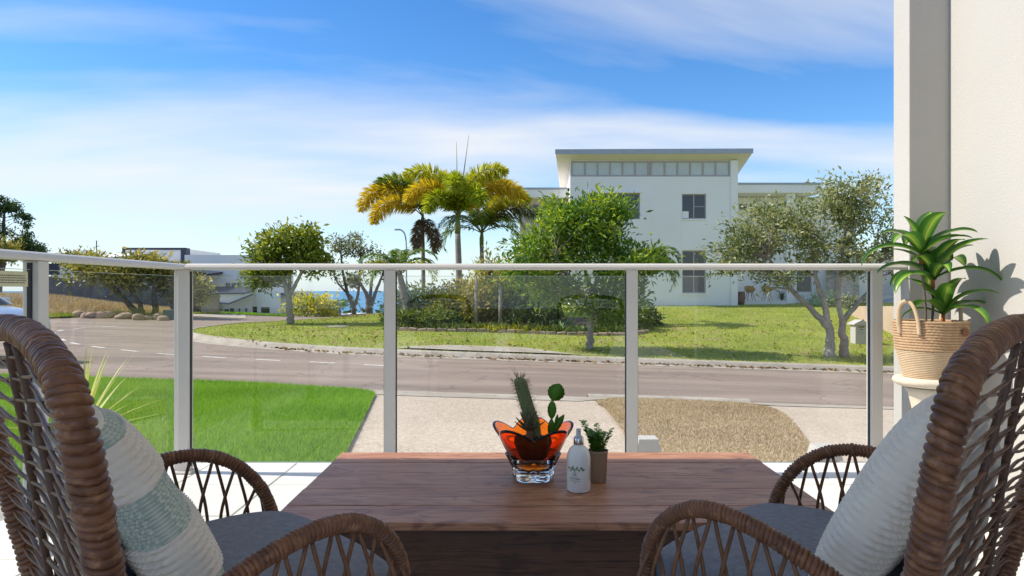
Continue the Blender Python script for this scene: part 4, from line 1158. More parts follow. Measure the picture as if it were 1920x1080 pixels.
# porch furniture
def shell_chair(px, lab):
    c = P(px, 563.5, 37.2); c.z = hzz(564, 36.6)
    t = thing('shell_chair', lab, 'chair', c, 0, 'mustard chairs on the porch')
    mb = MB(); n, k = 18, 7; vv = []
    for i in range(k):
        u = i/(k-1)
        for j in range(n):
            a = math.pi*2*j/n; back = max(0, math.cos(a-math.pi*.5)); r = .10+.19*u**.6
            vv.append((r*math.cos(a)*1.05, r*math.sin(a), .44+.10*u+.28*u**1.5*(.35+.65*back)))
    mb.add(vv, [[i*n+j, i*n+(j+1) % n, (i+1)*n+(j+1) % n, (i+1)*n+j] for i in range(k-1) for j in range(n)] + [list(range(n))[::-1]])
    o = mb.build('seat_shell', M_must, t, smooth=True, world=False); sm = o.modifiers.new('s', 'SOLIDIFY'); sm.thickness = .02
    for sx_ in (-1, 1):
        for sy_ in (-1, 1): MB().tube([(sx_*.10, sy_*.10, .45), (sx_*.22, sy_*.22, 0)], [.016, .012], 6).build('leg', M_blackmetal, t, world=False)
shell_chair(1406, 'mustard shell chair on the porch next to the brown pot')
shell_chair(1438, 'mustard shell chair on the porch next to the spiky plant')
c = P(1389.5, 571, 36.35); c.z = float(gz(c.x, c.y)) + .12
pt = thing('porch_pot', 'tall brown glazed pot beside the porch step', 'pot', c)
MB().lathe([(.001, 0), (.16, 0), (.19, .2), (.21, .5), (.2, .66), (.22, .7), (.18, .7), (.16, .62), (.001, .6)], 20).build('pot_body', M_terra, pt, smooth=True, world=False)
# mailbox
c = P(1610, 640, 22.0); c.z = float(gz(c.x, c.y)) + .1
mbx = thing('mailbox', 'white pillar mailbox with a gabled cap standing on the lawn', 'mailbox', c)
MB().box(-.19, .19, -.17, .17, 0, .62).build('pillar', M_white, mbx, world=False, bev=.01)
mb = MB().prism([(-.26, .625), (.26, .625), (.26, .66), (0, .79), (-.26, .66)], 'y', -.24, .24); mb.build('cap', M_white, mbx, world=False)
MB().box(-.09, .09, -.178, -.171, .545, .575).build('letter_slot', M_blackmetal, mbx, world=False)
MB().box(-.05, .05, -.178, -.171, .475, .495).build('letter_slot', M_blackmetal, mbx, world=False)
MB().box(-.10, .10, -.176, -.171, .33, .43).build('number_plate', mat('green_plate', (.36, .42, .38), None, rough=.5), mbx, world=False)
# bollard lights outside our balustrade
for (px, py, d, lab) in ((1213, 820, 4.25, 'small white garden bollard light at the foot of the dry verge'), (1546, 835, 4.0, 'small white garden bollard light on the aggregate drive by the dry verge')):
    q = P(px, py, d); g_ = float(gz(q.x, q.y)); t = thing('bollard_light', lab, 'bollard', (q.x, q.y, g_)); h = q.z - g_
    MB().box(-.06, .06, -.06, .06, -.03, h-.075).build('bollard_body', M_white, t, world=False, bev=.004)
    MB().hexa([(-.075, -.075, h-.074), (.075, -.075, h-.074), (.075, .075, h-.074), (-.075, .075, h-.074)], [(-.06, -.06, h), (.06, -.06, h), (.06, .06, h), (-.06, .06, h)]).build('bollard_cap', M_white, t, world=False)
    MB().box(-.042, .042, -.064, -.0605, h-.15, h-.095).build('light_panel', M_clearcap, t, world=False)

# ---------------------------------------------------------------- vegetation
M_bark = mat('grey_bark', (.26, .22, .18), (.40, .35, .295), 9, .95, .8, 30, coord='World', bdist=.02)
M_bark_d = mat('dark_bark', (.075, .058, .045), (.13, .105, .085), 9, .95, .8, 30, coord='World', bdist=.02)
M_palmbark = mat('palm_trunk', (.24, .20, .165), (.33, .29, .25), 3, .9, .6, 14, coord='World', stretch=(1, 1, 5), bdist=.02)
M_mango = leaf_mat('mango_leaves', [(0.046, 0.116, 0.016), (0.093, 0.194, 0.023), (0.178, 0.295, 0.034), (0.357, 0.434, 0.046)], rough=.35, trans=.3)
M_fig = leaf_mat('fig_leaves', [(.08, .12, .04), (.17, .21, .085), (.27, .30, .14), (.40, .40, .22)], rough=.4, trans=.25)
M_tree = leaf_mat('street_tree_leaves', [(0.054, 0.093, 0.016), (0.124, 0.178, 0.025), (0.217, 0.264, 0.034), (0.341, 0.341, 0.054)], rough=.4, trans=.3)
M_olive = leaf_mat('olive_leaves', [(0.078, 0.093, 0.031), (0.155, 0.171, 0.046), (0.279, 0.264, 0.062), (0.419, 0.341, 0.078)], rough=.4, trans=.3)
M_grey = leaf_mat('grey_leaves', [(0.078, 0.101, 0.054), (0.155, 0.178, 0.101), (0.264, 0.279, 0.171)], rough=.5, trans=.25)
M_darkleaf = leaf_mat('dark_leaves', [(0.023, 0.054, 0.019), (0.046, 0.093, 0.028), (0.093, 0.155, 0.039)], rough=.4, trans=.2)
M_shrub = leaf_mat('shrub_leaves', [(0.039, 0.078, 0.016), (0.085, 0.139, 0.025), (0.155, 0.217, 0.039), (0.264, 0.295, 0.062)], rough=.4, trans=.25)
M_yelshrub = leaf_mat('croton_leaves', [(0.155, 0.202, 0.016), (0.403, 0.403, 0.031), (0.600, 0.527, 0.046)], rough=.4, trans=.3)
M_pgreen = leaf_mat('palm_frond_green', [(0.039, 0.093, 0.012), (0.093, 0.171, 0.019), (0.186, 0.248, 0.031)], rough=.35, trans=.3)
M_pyel = leaf_mat('palm_frond_yellow', [(0.16, 0.19, 0.012), (0.38, 0.40, 0.02), (0.60, 0.56, 0.04)], rough=.35, trans=.35)
M_pgold = leaf_mat('palm_frond_gold', [(.28, .22, .012), (.52, .40, .02), (.60, .48, .04)], rough=.4, trans=.35)
M_pdead = leaf_mat('palm_frond_dead', [(0.124, 0.078, 0.046), (0.232, 0.155, 0.093), (0.341, 0.248, 0.155)], rough=.8, trans=.1)
M_agave = leaf_mat('agave_leaves', [(0.155, 0.264, 0.155), (0.264, 0.403, 0.232), (0.403, 0.527, 0.295)], rough=.45, trans=.15)
M_yucca = leaf_mat('yucca_leaves', [(0.248, 0.310, 0.078), (0.465, 0.496, 0.155), (0.600, 0.600, 0.279)], rough=.4, trans=.25)

def leaf_mesh(name, C, L_, W_, m, parent, up=.25, droop=.3, world=True, fold=.35):
    """C: (n,3) leaf positions with outward hints in C[:,3:6]; each leaf is a folded two-sided blade"""
    n = len(C); p = C[:, :3]; hint = C[:, 3:6]
    d = hint + rng.normal(0, .75, (n, 3)); d[:, 2] += up - droop*rng.random(n)
    d /= np.linalg.norm(d, axis=1)[:, None] + 1e-9
    s = np.cross(d, rng.normal(0, 1, (n, 3))+[0, 0, .8]); s /= np.linalg.norm(s, axis=1)[:, None] + 1e-9
    nn = np.cross(s, d); ln = L_*(.6+.8*rng.random(n))[:, None]; wd = W_*(.7+.6*rng.random(n))[:, None]
    mid = p + d*ln*.5
    v = np.stack([p, mid + s*wd + nn*wd*fold, p + d*ln - nn*ln*.12, mid - s*wd + nn*wd*fold], 1).reshape(-1, 3)
    i = np.arange(n)*4
    f = np.concatenate([np.stack([i, i+1, i+2], 1), np.stack([i, i+2, i+3], 1)])
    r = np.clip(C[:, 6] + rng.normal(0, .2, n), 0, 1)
    return mesh_obj(name, v, f, m, parent, False, world, rnd=np.repeat(r, 4))

def make_tree(name, label, cat, base, stems, lobes, nclump, nleaf, L_, W_, m_leaf, m_bark, csize=.42, group=None, twig=.012, droop=.3, seed=1):
    """stems: polylines [(point, radius)...]; lobes: ellipsoids (centre, radii, weight) filled with leaf clumps on their own branches"""
    rr = np.random.default_rng(seed)
    t = thing(name, label, cat, base, 0, group)
    tr = MB(); nodes = []
    for st in stems:
        pts = catmull([q[0] for q in st], 6); rads = np.interp(np.linspace(0, 1, len(pts)), np.linspace(0, 1, len(st)), [q[1] for q in st])
        pts = pts + rr.normal(0, 1, pts.shape)*rads[:, None]*.12
        tr.tube([tuple(q) for q in pts], list(rads), 9)
        for q, r in list(zip(pts, rads))[len(pts)//3:]: nodes.append((q, r))
    w = np.array([l[2] for l in lobes], float); w /= w.sum(); cl = []
    for _ in range(nclump):
        l = lobes[rr.choice(len(lobes), p=w)]
        d = rr.normal(0, 1, 3); d /= np.linalg.norm(d); rad_ = rr.random()**.42
        cl.append((np.array(l[0]) + d*rad_*np.array(l[1]), np.array(l[0])))
    NP = np.array([q[0] for q in nodes])
    leaves = []
    for c, lc in cl:
        dist = np.linalg.norm(NP - c, axis=1) + 1.6*np.clip(NP[:, 2] - c[2] + .15, 0, 9)
        k = int(np.argmin(dist)); a = NP[k]; mid = (a + c)/2 + rr.normal(0, .08, 3)*np.linalg.norm(c-a) + np.array([0, 0, .06*np.linalg.norm(c-a)])
        pts = catmull([a, mid, c], 5); r0 = min(nodes[k][1]*.55, twig*2.6)
        tr.tube([tuple(q) for q in pts], list(np.linspace(max(r0, twig), twig*.35, len(pts))), 5, False)
        n = max(3, int(nleaf/nclump*rr.uniform(.5, 1.5))); tone = rr.uniform(.15, .85)
        s = csize*rr.uniform(.65, 1.25)
        q = c + rr.normal(0, 1, (n, 3))*np.array([s, s, s*.72])*.55
        m2 = n//5
        if m2: q[:m2] = np.array(pts)[rr.integers(len(pts)//2, len(pts), m2)] + rr.normal(0, .06, (m2, 3))
        h = (q - c)*1.2 + (c - lc)*.35 + np.array([0, 0, .1])
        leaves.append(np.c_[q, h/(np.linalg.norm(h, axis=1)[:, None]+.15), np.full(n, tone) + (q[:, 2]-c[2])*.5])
    tr.build('trunk', m_bark, t, smooth=True, fix=False)
    o = leaf_mesh('crown', np.concatenate(leaves), L_, W_, m_leaf, t, droop=droop)
    return t

def lobe(px, py, d, rx, ry, rz, w=1): return (tuple(P(px, py, d)), (rx, ry, rz), w)

# mango tree on the lawn
b = G(1106, 656, .12); d0 = b.y
stems = [[(b, .11), (P(1106, 620, d0), .095), (P(1110, 580, d0), .085), (P(1118, 530, d0+.1), .06), (P(1140, 450, d0+.2), .03)],
         [(P(1108, 595, d0), .07), (P(1090, 550, d0-.3), .05), (P(1040, 480, d0-.4), .025)], [(P(1110, 575, d0), .06), (P(1160, 520, d0+.3), .04), (P(1200, 480, d0+.3), .02)],
         [(P(1112, 560, d0), .06), (P(1090, 480, d0+.6), .04), (P(1080, 410, d0+.4), .02)]]
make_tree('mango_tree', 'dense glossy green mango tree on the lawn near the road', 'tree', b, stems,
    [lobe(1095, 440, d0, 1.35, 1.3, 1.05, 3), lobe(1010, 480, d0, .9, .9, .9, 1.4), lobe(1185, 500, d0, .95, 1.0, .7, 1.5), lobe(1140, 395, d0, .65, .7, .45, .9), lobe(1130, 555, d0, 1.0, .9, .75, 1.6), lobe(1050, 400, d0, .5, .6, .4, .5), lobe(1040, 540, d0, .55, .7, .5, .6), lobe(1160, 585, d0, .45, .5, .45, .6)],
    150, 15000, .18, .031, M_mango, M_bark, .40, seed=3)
# grey-green fig by the mailbox
b = G(1555, 669, .12); d0 = b.y; b2 = G(1583, 669, .12)
stems = [[(b, .16), (P(1556, 640, d0), .12), (P(1552, 612, d0), .105), (P(1520, 580, d0), .075), (P(1468, 525, d0), .06), (P(1440, 480, d0-.3), .03)],
         [(P(1554, 615, d0), .10), (P(1545, 570, d0), .08), (P(1530, 520, d0), .06), (P(1520, 440, d0+.3), .03)],
         [(b2, .14), (P(1583, 640, d0), .11), (P(1580, 605, d0), .09), (P(1604, 575, d0), .065), (P(1640, 530, d0), .05), (P(1655, 470, d0), .03)],
         [(P(1580, 605, d0), .08), (P(1572, 560, d0), .06), (P(1580, 480, d0), .05), (P(1590, 390, d0+.3), .025)]]
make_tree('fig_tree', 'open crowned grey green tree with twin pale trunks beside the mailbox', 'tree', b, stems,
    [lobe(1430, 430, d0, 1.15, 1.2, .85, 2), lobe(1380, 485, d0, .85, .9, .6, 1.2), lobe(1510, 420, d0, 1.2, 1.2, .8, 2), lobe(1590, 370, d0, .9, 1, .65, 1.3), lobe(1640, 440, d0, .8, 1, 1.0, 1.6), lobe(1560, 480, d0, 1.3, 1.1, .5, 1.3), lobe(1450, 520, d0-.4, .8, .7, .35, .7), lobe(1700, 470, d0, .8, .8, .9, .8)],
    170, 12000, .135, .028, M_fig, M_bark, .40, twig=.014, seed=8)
# round street tree at the corner of the side street
b = G(545, 608, .12); d0 = b.y
stems = [[(b, .16), (P(543, 580, d0), .13), (P(541, 555, d0), .12), (P(530, 520, d0), .08), (P(510, 470, d0), .04)], [(P(541, 556, d0), .1), (P(556, 530, d0), .07), (P(580, 480, d0), .04)], [(P(541, 550, d0), .08), (P(545, 500, d0+.5), .06), (P(548, 450, d0+.4), .03)]]
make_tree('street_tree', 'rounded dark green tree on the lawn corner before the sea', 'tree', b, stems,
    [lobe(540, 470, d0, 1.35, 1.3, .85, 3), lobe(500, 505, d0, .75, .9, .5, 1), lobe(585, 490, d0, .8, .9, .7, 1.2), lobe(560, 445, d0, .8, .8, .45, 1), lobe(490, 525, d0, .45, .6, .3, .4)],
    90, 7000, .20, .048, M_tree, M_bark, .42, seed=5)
# open gum trees further down the side street
d0 = 41.0
b = P(664, 604, d0)
stems = [[(b, .16), (P(662, 575, d0), .14), (P(650, 545, d0), .10), (P(640, 490, d0), .06), (P(640, 450, d0), .03)], [(P(663, 580, d0), .11), (P(672, 545, d0), .08), (P(676, 480, d0), .05)], [(P(662, 560, d0), .08), (P(630, 525, d0), .05), (P(622, 480, d0), .03)]]
make_tree('gum_tree', 'thin open crowned grey gum tree beside the leaf palm', 'tree', b, stems, [lobe(650, 460, d0, 1.1, 1, .7, 2), lobe(630, 500, d0, .7, .8, .6, 1), lobe(685, 475, d0, .9, .8, .7, 1.2), lobe(660, 525, d0, .7, .7, .4, .7)], 60, 2600, .17, .038, M_grey, M_bark_d, .40, seed=12)
b = P(694, 603, d0+1)
stems = [[(b, .22), (P(692, 580, d0+1), .2), (P(688, 555, d0+1), .13), (P(672, 525, d0+1), .07)], [(P(694, 580, d0+1), .15), (P(705, 545, d0+1), .1), (P(722, 505, d0+1), .05)], [(P(692, 570, d0+1), .12), (P(697, 530, d0+1), .08), (P(700, 495, d0+1), .04)]]
make_tree('gum_tree', 'stout dark trunked gum tree behind the bottle trunked palm', 'tree', b, stems, [lobe(700, 500, d0+1, 1.1, 1, .6, 2), lobe(735, 505, d0+1, .8, .8, .7, 1.3)], 36, 1500, .17, .038, M_grey, M_bark_d, .40, seed=14)

# palms
def frond(root, base, az, el, L_, fluff, m, nl, droopf, W_=.022, plume=True, seed=0):
    """one palm frond: arching rachis with leaflets; plume = leaflets all round the rachis"""
    rr = np.random.default_rng(seed); n = 16; p = np.array(base, float); ang = el; pts = [p.copy()]; tans = []
    h = np.array([math.cos(az), math.sin(az), 0])
    for i in range(n):
        d = h*math.cos(ang) + np.array([0, 0, math.sin(ang)]); tans.append(d); p = p + d*L_/n; pts.append(p.copy()); ang -= droopf/n*(.5+1.2*i/n)
    tans.append(tans[-1]); pts = np.array(pts); tans = np.array(tans)
    u = .12 + .88*np.sort(rr.random(nl)); x = u*n; i = np.minimum(x.astype(int), n-1); fr = (x-i)[:, None]
    c = pts[i]*(1-fr)+pts[i+1]*fr; tn = tans[i]; sd = np.cross(tn, [0, 0, 1.0]); sd /= np.linalg.norm(sd, axis=1)[:, None]+1e-9; up = np.cross(sd, tn)
    phi = rr.random(nl)*2*np.pi if plume else np.where(rr.random(nl) < .5, .25, np.pi-.25) + rr.normal(0, .12, nl)
    ll = fluff*(np.sin(np.pi*np.clip(u*.92+.06, 0, 1))**.5)*(.8+.35*rr.random(nl))
    d = sd*np.cos(phi)[:, None] + up*np.sin(phi)[:, None] + tn*(.55 if plume else .7)
    d /= np.linalg.norm(d, axis=1)[:, None]
    wv = np.cross(d, rr.normal(0, 1, (nl, 3))); wv /= np.linalg.norm(wv, axis=1)[:, None]+1e-9
    if not plume: wv = np.cross(d, up); wv /= np.linalg.norm(wv, axis=1)[:, None]+1e-9; wv = tn*.9+wv*.1
    mid = c + d*ll[:, None]*.5; tip = c + d*ll[:, None]; tip[:, 2] -= ll*(.22 if plume else .35); mid[:, 2] -= ll*.03
    w = W_*(.8+.5*rr.random(nl))[:, None]
    v = np.stack([c, mid+wv*w, tip, mid-wv*w], 1).reshape(-1, 3); f = np.arange(nl*4).reshape(nl, 4)
    tone = np.repeat(np.clip(.5+.35*rr.normal(0, 1, nl)*.7 + .3*(u-.5), 0, 1), 4)
    fo = mesh_obj('frond', v, f, m, root, False, True, rnd=tone)
    MB().tube([tuple(q) for q in pts], list(np.linspace(.028, .006, len(pts))), 5, False).build('rachis', M_pgreen_s, fo, smooth=True, fix=False)
    return fo
M_pgreen_s = mat('frond_stalk', (.16, .20, .05), (.22, .22, .06), 4, .5)

def palm(name, label, b, top, r0, r1, fronds, spear=None, group=None, bulge=0, cs=True):
    t = thing(name, label, 'palm', b, 0, group); b = Vector(b); top = Vector(top); n = 14; pts, rd_ = [], []
    for i in range(n):
        u = i/(n-1); q = b.lerp(top, u); q.x += .06*math.sin(u*3.1)*(top-b).length*.12
        pts.append(tuple(q)); rd_.append((r0+(r1-r0)*u)*(1+.35*math.exp(-u*14))*(1+bulge*math.sin(math.pi*min(1, u*1.6))))
    tr = MB().tube(pts, rd_, 14); tr.build('trunk', M_palmbark, t, smooth=True)
    H_ = (top-b).length; rings = MB()
    for i in range(int(H_/.16)):
        u = .04+i*.16/H_
        if u > .97: break
        x = u*(n-1); k = min(int(x), n-2); fr = x-k; c = Vector(pts[k]).lerp(Vector(pts[k+1]), fr); r = (rd_[k]*(1-fr)+rd_[k+1]*fr)
        rings.lathe([(r*.985, -.014), (r*1.035, 0), (r*.985, .014)], 14, tuple(c))
    rings.build('trunk_rings', M_palmbark, t, smooth=True, fix=False)
    if cs: MB().tube([pts[-1], tuple(top+Vector((0, 0, .35))), tuple(top+Vector((.02, 0, .75)))], [r1*1.05, r1*1.1, r1*.5], 12).build('crownshaft', MATS['frond_stalk'], t, smooth=True)
    for k, (az, el, L_, fl, m, nl, dr_, pl) in enumerate(fronds):
        frond(t, tuple(top+Vector((0, 0, .6 if cs else .05))), rad(az), rad(el), L_, fl, m, nl, dr_, plume=pl, seed=k+int(abs(b.x)*100), W_=.024 if pl else .03)
    for sp_ in spear or []:
        MB().tube([tuple(top+Vector((0, 0, .6))), tuple((top+Vector((0, 0, .6))).lerp(Vector(sp_), .5)), tuple(sp_)], [.035, .026, .008], 6).build('spear_leaf', M_pgreen_s, t, smooth=True)
    return t
d1 = 28.5; b = G(861, 603, .1); d1 = b.y; top = P(858, 438, d1)
M_pyg = leaf_mat('palm_frond_lime', [(.10, .16, .012), (.24, .31, .02), (.42, .45, .04)], rough=.35, trans=.4)
Y, Gd, Gr, De, Yg = M_pyel, M_pgold, M_pgreen, M_pdead, M_pyg
palm('foxtail_palm', 'tall foxtail palm with pale ringed trunk, bushy yellow green fronds and two bare spears', b, top, .155, .115,
    [(205, 73, 3.06, 0.64, Gd, 756, 2.61, True), (180, 85, 3.47, 0.64, Y, 756, 2.07, True), (330, 81, 3.47, 0.64, Y, 756, 1.99, True), (350, 63, 3.60, 0.64, Gd, 756, 2.17, True), (20, 73, 3.33, 0.64, Gr, 684, 1.99, True), (60, 83, 3.20, 0.64, Y, 648, 1.99, True), (120, 77, 3.20, 0.64, Gr, 648, 2.17, True), (270, 81, 2.94, 0.64, Yg, 684, 2.43, True), (300, 61, 2.94, 0.57, Yg, 576, 2.35, True), (235, 61, 2.53, 0.57, Yg, 576, 2.61, True)],
    [P(879, 253, d1), P(856, 266, d1)])
b = G(793, 598, .1); d2 = b.y + .8; b = gp((793-CX)/FPX*d2, d2, .1); top = P(792, 430, d2)
palm('foxtail_palm', 'slim trunked foxtail palm with drooping orange gold fronds and hanging dead leaves', b, top, .10, .085,
    [(190, 61, 3.73, 0.64, Gd, 864, 2.61, True), (165, 79, 3.33, 0.64, Y, 756, 2.26, True), (185, 83, 3.20, 0.64, Gr, 684, 2.35, True), (80, 86, 2.94, 0.64, Y, 648, 1.62, True), (20, 86, 2.94, 0.64, Y, 684, 1.80, True), (280, 73, 2.40, 0.57, Gr, 576, 2.53, True), (340, 77, 3.06, 0.64, Y, 684, 2.07, True), (320, -40, 2.00, 0.45, De, 468, 0.99, True), (250, -55, 1.73, 0.45, De, 432, 0.72, True), (215, 41, 3.06, 0.62, Gd, 684, 2.35, True)])
b = gp((905-CX)/FPX*31, 31, .1); top = P(903, 462, 31)
palm('fan_palm', 'dark green feather palm behind the foxtail palms', b, top, .12, .09,
    [(az, el, 2.5, .75, Gr, 110, 2.3, False) for az, el in ((0, 55), (40, 62), (90, 70), (140, 60), (180, 55), (215, 45), (270, 60), (320, 45), (345, 30), (165, 30))] + [(10, 81, 3.20, 0.64, Gd, 720, 2.17, True), (330, 77, 3.47, 0.64, Y, 720, 2.17, True), (350, 56, 3.47, 0.64, M_grey, 594, 2.07, True), (190, 86, 2.94, 0.64, Y, 684, 1.80, True)])
b = G(768, 609, .1); top = P(748, 508, b.y)
palm('bottle_palm', 'stout bottle trunked palm at the left end of the garden bed', b, top, .26, .09,
    [(az, el, 1.9, .55, m_, 95, 2.2, False) for az, el, m_ in ((185, 35, Y), (150, 55, Gr), (200, 55, Gr), (90, 70, Gr), (20, 45, Gr), (340, 35, Y), (280, 60, Gr), (230, 25, Gr), (0, 65, Gr))], cs=False)
b = gp((1204-CX)/FPX*27, 27, .1); top = P(1206, 500, 27)
palm('garden_palm', 'arching green palm between the mango tree and the house wall', b, top, .09, .07,
    [(az, el, 1.9, .5, Gr, 120, 2.4, False) for az, el in ((0, 55), (20, 30), (345, 65), (180, 60), (90, 65), (270, 50), (320, 35), (40, 60), (210, 40), (355, 10))], cs=False)
b = P(640, 606, 52); b.z = float(gz(b.x, b.y)); top = P(636, 580, 52)
palm('garden_palm', 'small dark feather palm beyond the low grey wall', b, top, .12, .1, [(az, el, 2.0, .6, Gr, 90, 2.2, False) for az, el in ((0, 50), (45, 60), (100, 60), (150, 50), (190, 45), (240, 55), (290, 50), (330, 35))], cs=False)

# garden bed
M_mulch = mat('garden_mulch', (.07, .045, .03), (.13, .09, .06), 6, .95, .8, 30, coord='World')
M_bedge = mat('bed_edging_stone', (.28, .2, .15), (.38, .3, .23), 4, .9, .4, 30, coord='World')
bed_front = [G(x, y, .12) for x, y in ((742, 619), (800, 621), (880, 622), (960, 624), (1040, 627), (1110, 629), (1180, 628), (1215, 622))]
bed_back = [Vector((q.x*1.25, q.y + 6.5, 0)) for q in bed_front]
bed_o, bed_g = strip('garden_bed', [(q.x, q.y) for q in bed_front], [(q.x, q.y) for q in bed_back], M_mulch, .16, 40, 10)
e_ = resample(catmull([(q.x, q.y) for q in bed_front], 8), .34)
for q in e_[:-1]:
    o = MB().box(-.16, .16, -.08, .08, -.06, .09).build('edging_stone', M_bedge, bed_o, world=False); bevel(o, .03, 2)
    o.location = (q[0], q[1] - .05, float(gz(*q)) + .14 + R.uniform(-.02, .02)); o.rotation_euler = (R.uniform(-.1, .1), R.uniform(-.1, .1), R.uniform(-.25, .05))

def bush(name, label, base, rx, rz_h, n, L_, W_, m, group=None, seed=0, upn=.3):
    t = thing(name, label, 'shrub', base, 0, group); rr = np.random.default_rng(seed)
    b_ = np.array(base); k = max(5, int(n/60)); cs_, lv_ = [], []
    st_ = MB()
    for i in range(k):
        a = rr.random()*6.28; r = rx*rr.random()**.5; c = b_ + [r*math.cos(a), r*math.sin(a)*.8, rz_h*(.25+.75*rr.random())*(1-.45*(r/rx)**2)]
        st_.tube([tuple(b_+rr.normal(0, .06, 3)*[1, 1, 0]), tuple((b_+c)/2+rr.normal(0, .05, 3)), tuple(c)], [.018, .012, .005], 5, False)
        q = c + rr.normal(0, 1, (n//k, 3))*np.array([rx*.28, rx*.28, rz_h*.16]); q[:, 2] = np.maximum(q[:, 2], b_[2]+.03)
        h = (q-b_-[0, 0, rz_h*.4]); h /= np.linalg.norm(h, axis=1)[:, None]+.1
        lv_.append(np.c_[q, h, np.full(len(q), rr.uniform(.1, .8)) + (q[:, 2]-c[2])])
    st_.build('stems', M_bark_d, t, smooth=True, fix=False)
    leaf_mesh('foliage', np.concatenate(lv_), L_, W_, m, t, up=upn)
    return t
def spiky(name, label, base, n, L_, W_, m, el=(15, 85), stem=None, group=None, seed=0, stiff=.3, cat='plant'):
    """rosette of tapering sword leaves, optionally on a trunk; each leaf is its own part"""
    t = thing(name, label, cat, base, 0, group); rr = random.Random(seed); b_ = Vector(base)
    if stem:
        MB().tube([tuple(b_), tuple(b_.lerp(Vector(stem[0]), .5)), tuple(stem[0])], [stem[1], stem[1]*.8, stem[1]*.75], 8).build('trunk', M_bark, t, smooth=True); b_ = Vector(stem[0])
    for i in range(n):
        az = i*2.399+rr.uniform(-.2, .2); e0 = rad(el[0]+(el[1]-el[0])*((i+.5)/n)+rr.uniform(-6, 6)); h = Vector((math.cos(az), math.sin(az), 0)); sd = Vector((-h.y, h.x, 0))
        p = b_.copy(); v = []; l = L_*rr.uniform(.75, 1.15); ang = e0; k = 6
        for j in range(k):
            u = j/(k-1); w = W_*(.55+1.2*u if u < .35 else 1.0*(1-u)/.65+.02); d = h*math.cos(ang)+Vector((0, 0, math.sin(ang))); nn = Vector((0, 0, math.cos(ang)))-h*math.sin(ang)
            v += [tuple(p-sd*w+nn*w*.3), tuple(p), tuple(p+sd*w+nn*w*.3)]; p = p+d*l/(k-1); ang -= stiff*u
        f = [[j*3+q, j*3+q+1, (j+1)*3+q+1, (j+1)*3+q] for j in range(k-1) for q in range(2)]
        mesh_obj('leaf', v, f, m, t, True, True, rnd=np.full(len(v), rr.random()))
    return t

bg = 'garden bed shrubs'
def gbed(px, dy): # a place in the bed: along the front line, dy metres behind it
    xs_ = [q.x for q in bed_front]; yy = float(np.interp((px-CX)/FPX*(25+dy), xs_, [q.y for q in bed_front])) + dy
    return gp((px-CX)/FPX*yy, yy, .16)
spec = [(752, .5, .5, .55, M_shrub, 'low dark leafy shrub at the foot of the bottle trunked palm'), (815, 1.2, .7, .6, M_shrub, 'rounded shrub between the two slim palm trunks'),
    (900, 1.6, .6, 1.5, M_olive, 'upright olive leaved shrub right beside the pale ringed trunk'), (925, 2.6, .7, 2.3, M_olive, 'tall olive shrub behind the two yuccas'), (955, 2.0, .8, 1.9, M_shrub, 'dark green shrub between yuccas and mango tree'),
    (985, 2.8, .9, 2.3, M_olive, 'broad tall olive shrub left behind the mango tree'), (1010, 1.3, .8, 1.0, M_darkleaf, 'low dark strap leaved shrub below the mango tree'), (1165, 1.4, .8, .9, M_shrub, 'green shrub in bed under the right side of the mango tree'),
    (850, 3.6, 1.0, 1.1, M_yelshrub, 'bright yellow cane shrub behind the pale ringed palm trunk'), (880, 4.4, 1.2, 1.6, M_olive, 'olive shrub at the very back of the garden bed'), (790, 3.8, 1.1, 1.5, M_shrub, 'leafy green shrub behind the slim trunked palm'), (1200, 2.0, .6, .8, M_darkleaf, 'dark low shrub at the right end of the garden bed')]
for i, (px, dy, rx, h, m_, lab) in enumerate(spec):
    bush('garden_shrub', lab, gbed(px, dy), rx, h, int(1300+900*rx*h), .19, .036, m_, bg, 30+i)
for i, (px, dy, ty, lab) in enumerate(((893, 1.0, 512, 'tall yucca with pale hanging skirt beside the pale ringed palm'), (938, .9, 527, 'shorter yucca on a thin trunk next to the tall yucca'))):
    b = gbed(px, dy); spiky('yucca', lab, b, 34, .62, .028, M_yucca if i == 0 else M_olive, (-45, 85), (P(px, ty, b.y), .075), 'yuccas in the garden bed', 60+i)
for i, (px, dy, s, lab) in enumerate(((1050, .3, .42, 'large pale agave left of the mango trunk, in front of the bed'), (1065, 1.1, .5, 'tall pale agave behind the front agave left of the mango trunk'), (1090, .15, .34, 'small pale agave right against the mango trunk'), (805, .4, .42, 'pale agave between the bottle palm and ringed palm'), (748, .15, .36, 'bright agave at the left end of the garden bed'), (1180, .5, .36, 'pale agave at the right end of the garden bed'))):
    spiky('agave', lab, gbed(px, dy), 20, s, .05, M_agave, (8, 80), None, 'agaves in the garden bed', 70+i, .35)
# strappy edging plants: uncounted ground cover
gcv = []
for k in range(260):
    px = R.uniform(742, 1205); q = gbed(px, abs(R.gauss(0, .35)) + .05)
    for j in range(14): gcv.append((q.x + R.gauss(0, .12), q.y + R.gauss(0, .1), q.z, R.gauss(0, .6), R.gauss(0, .6), .8, R.random()))
tag(leaf_mesh('ground_cover', np.array(gcv), .26, .014, M_shrub, None, up=.7), kind='stuff')
gcv = []
for k in range(60):
    px = R.uniform(900, 1020); q = gbed(px, R.uniform(-.05, .25))
    for j in range(16): gcv.append((q.x + R.gauss(0, .1), q.y + R.gauss(0, .08), q.z, R.gauss(0, .6), R.gauss(0, .6), .5, R.random()))
tag(leaf_mesh('yellow_ground_cover', np.array(gcv), .22, .016, M_yelshrub, None, up=.5), kind='stuff')
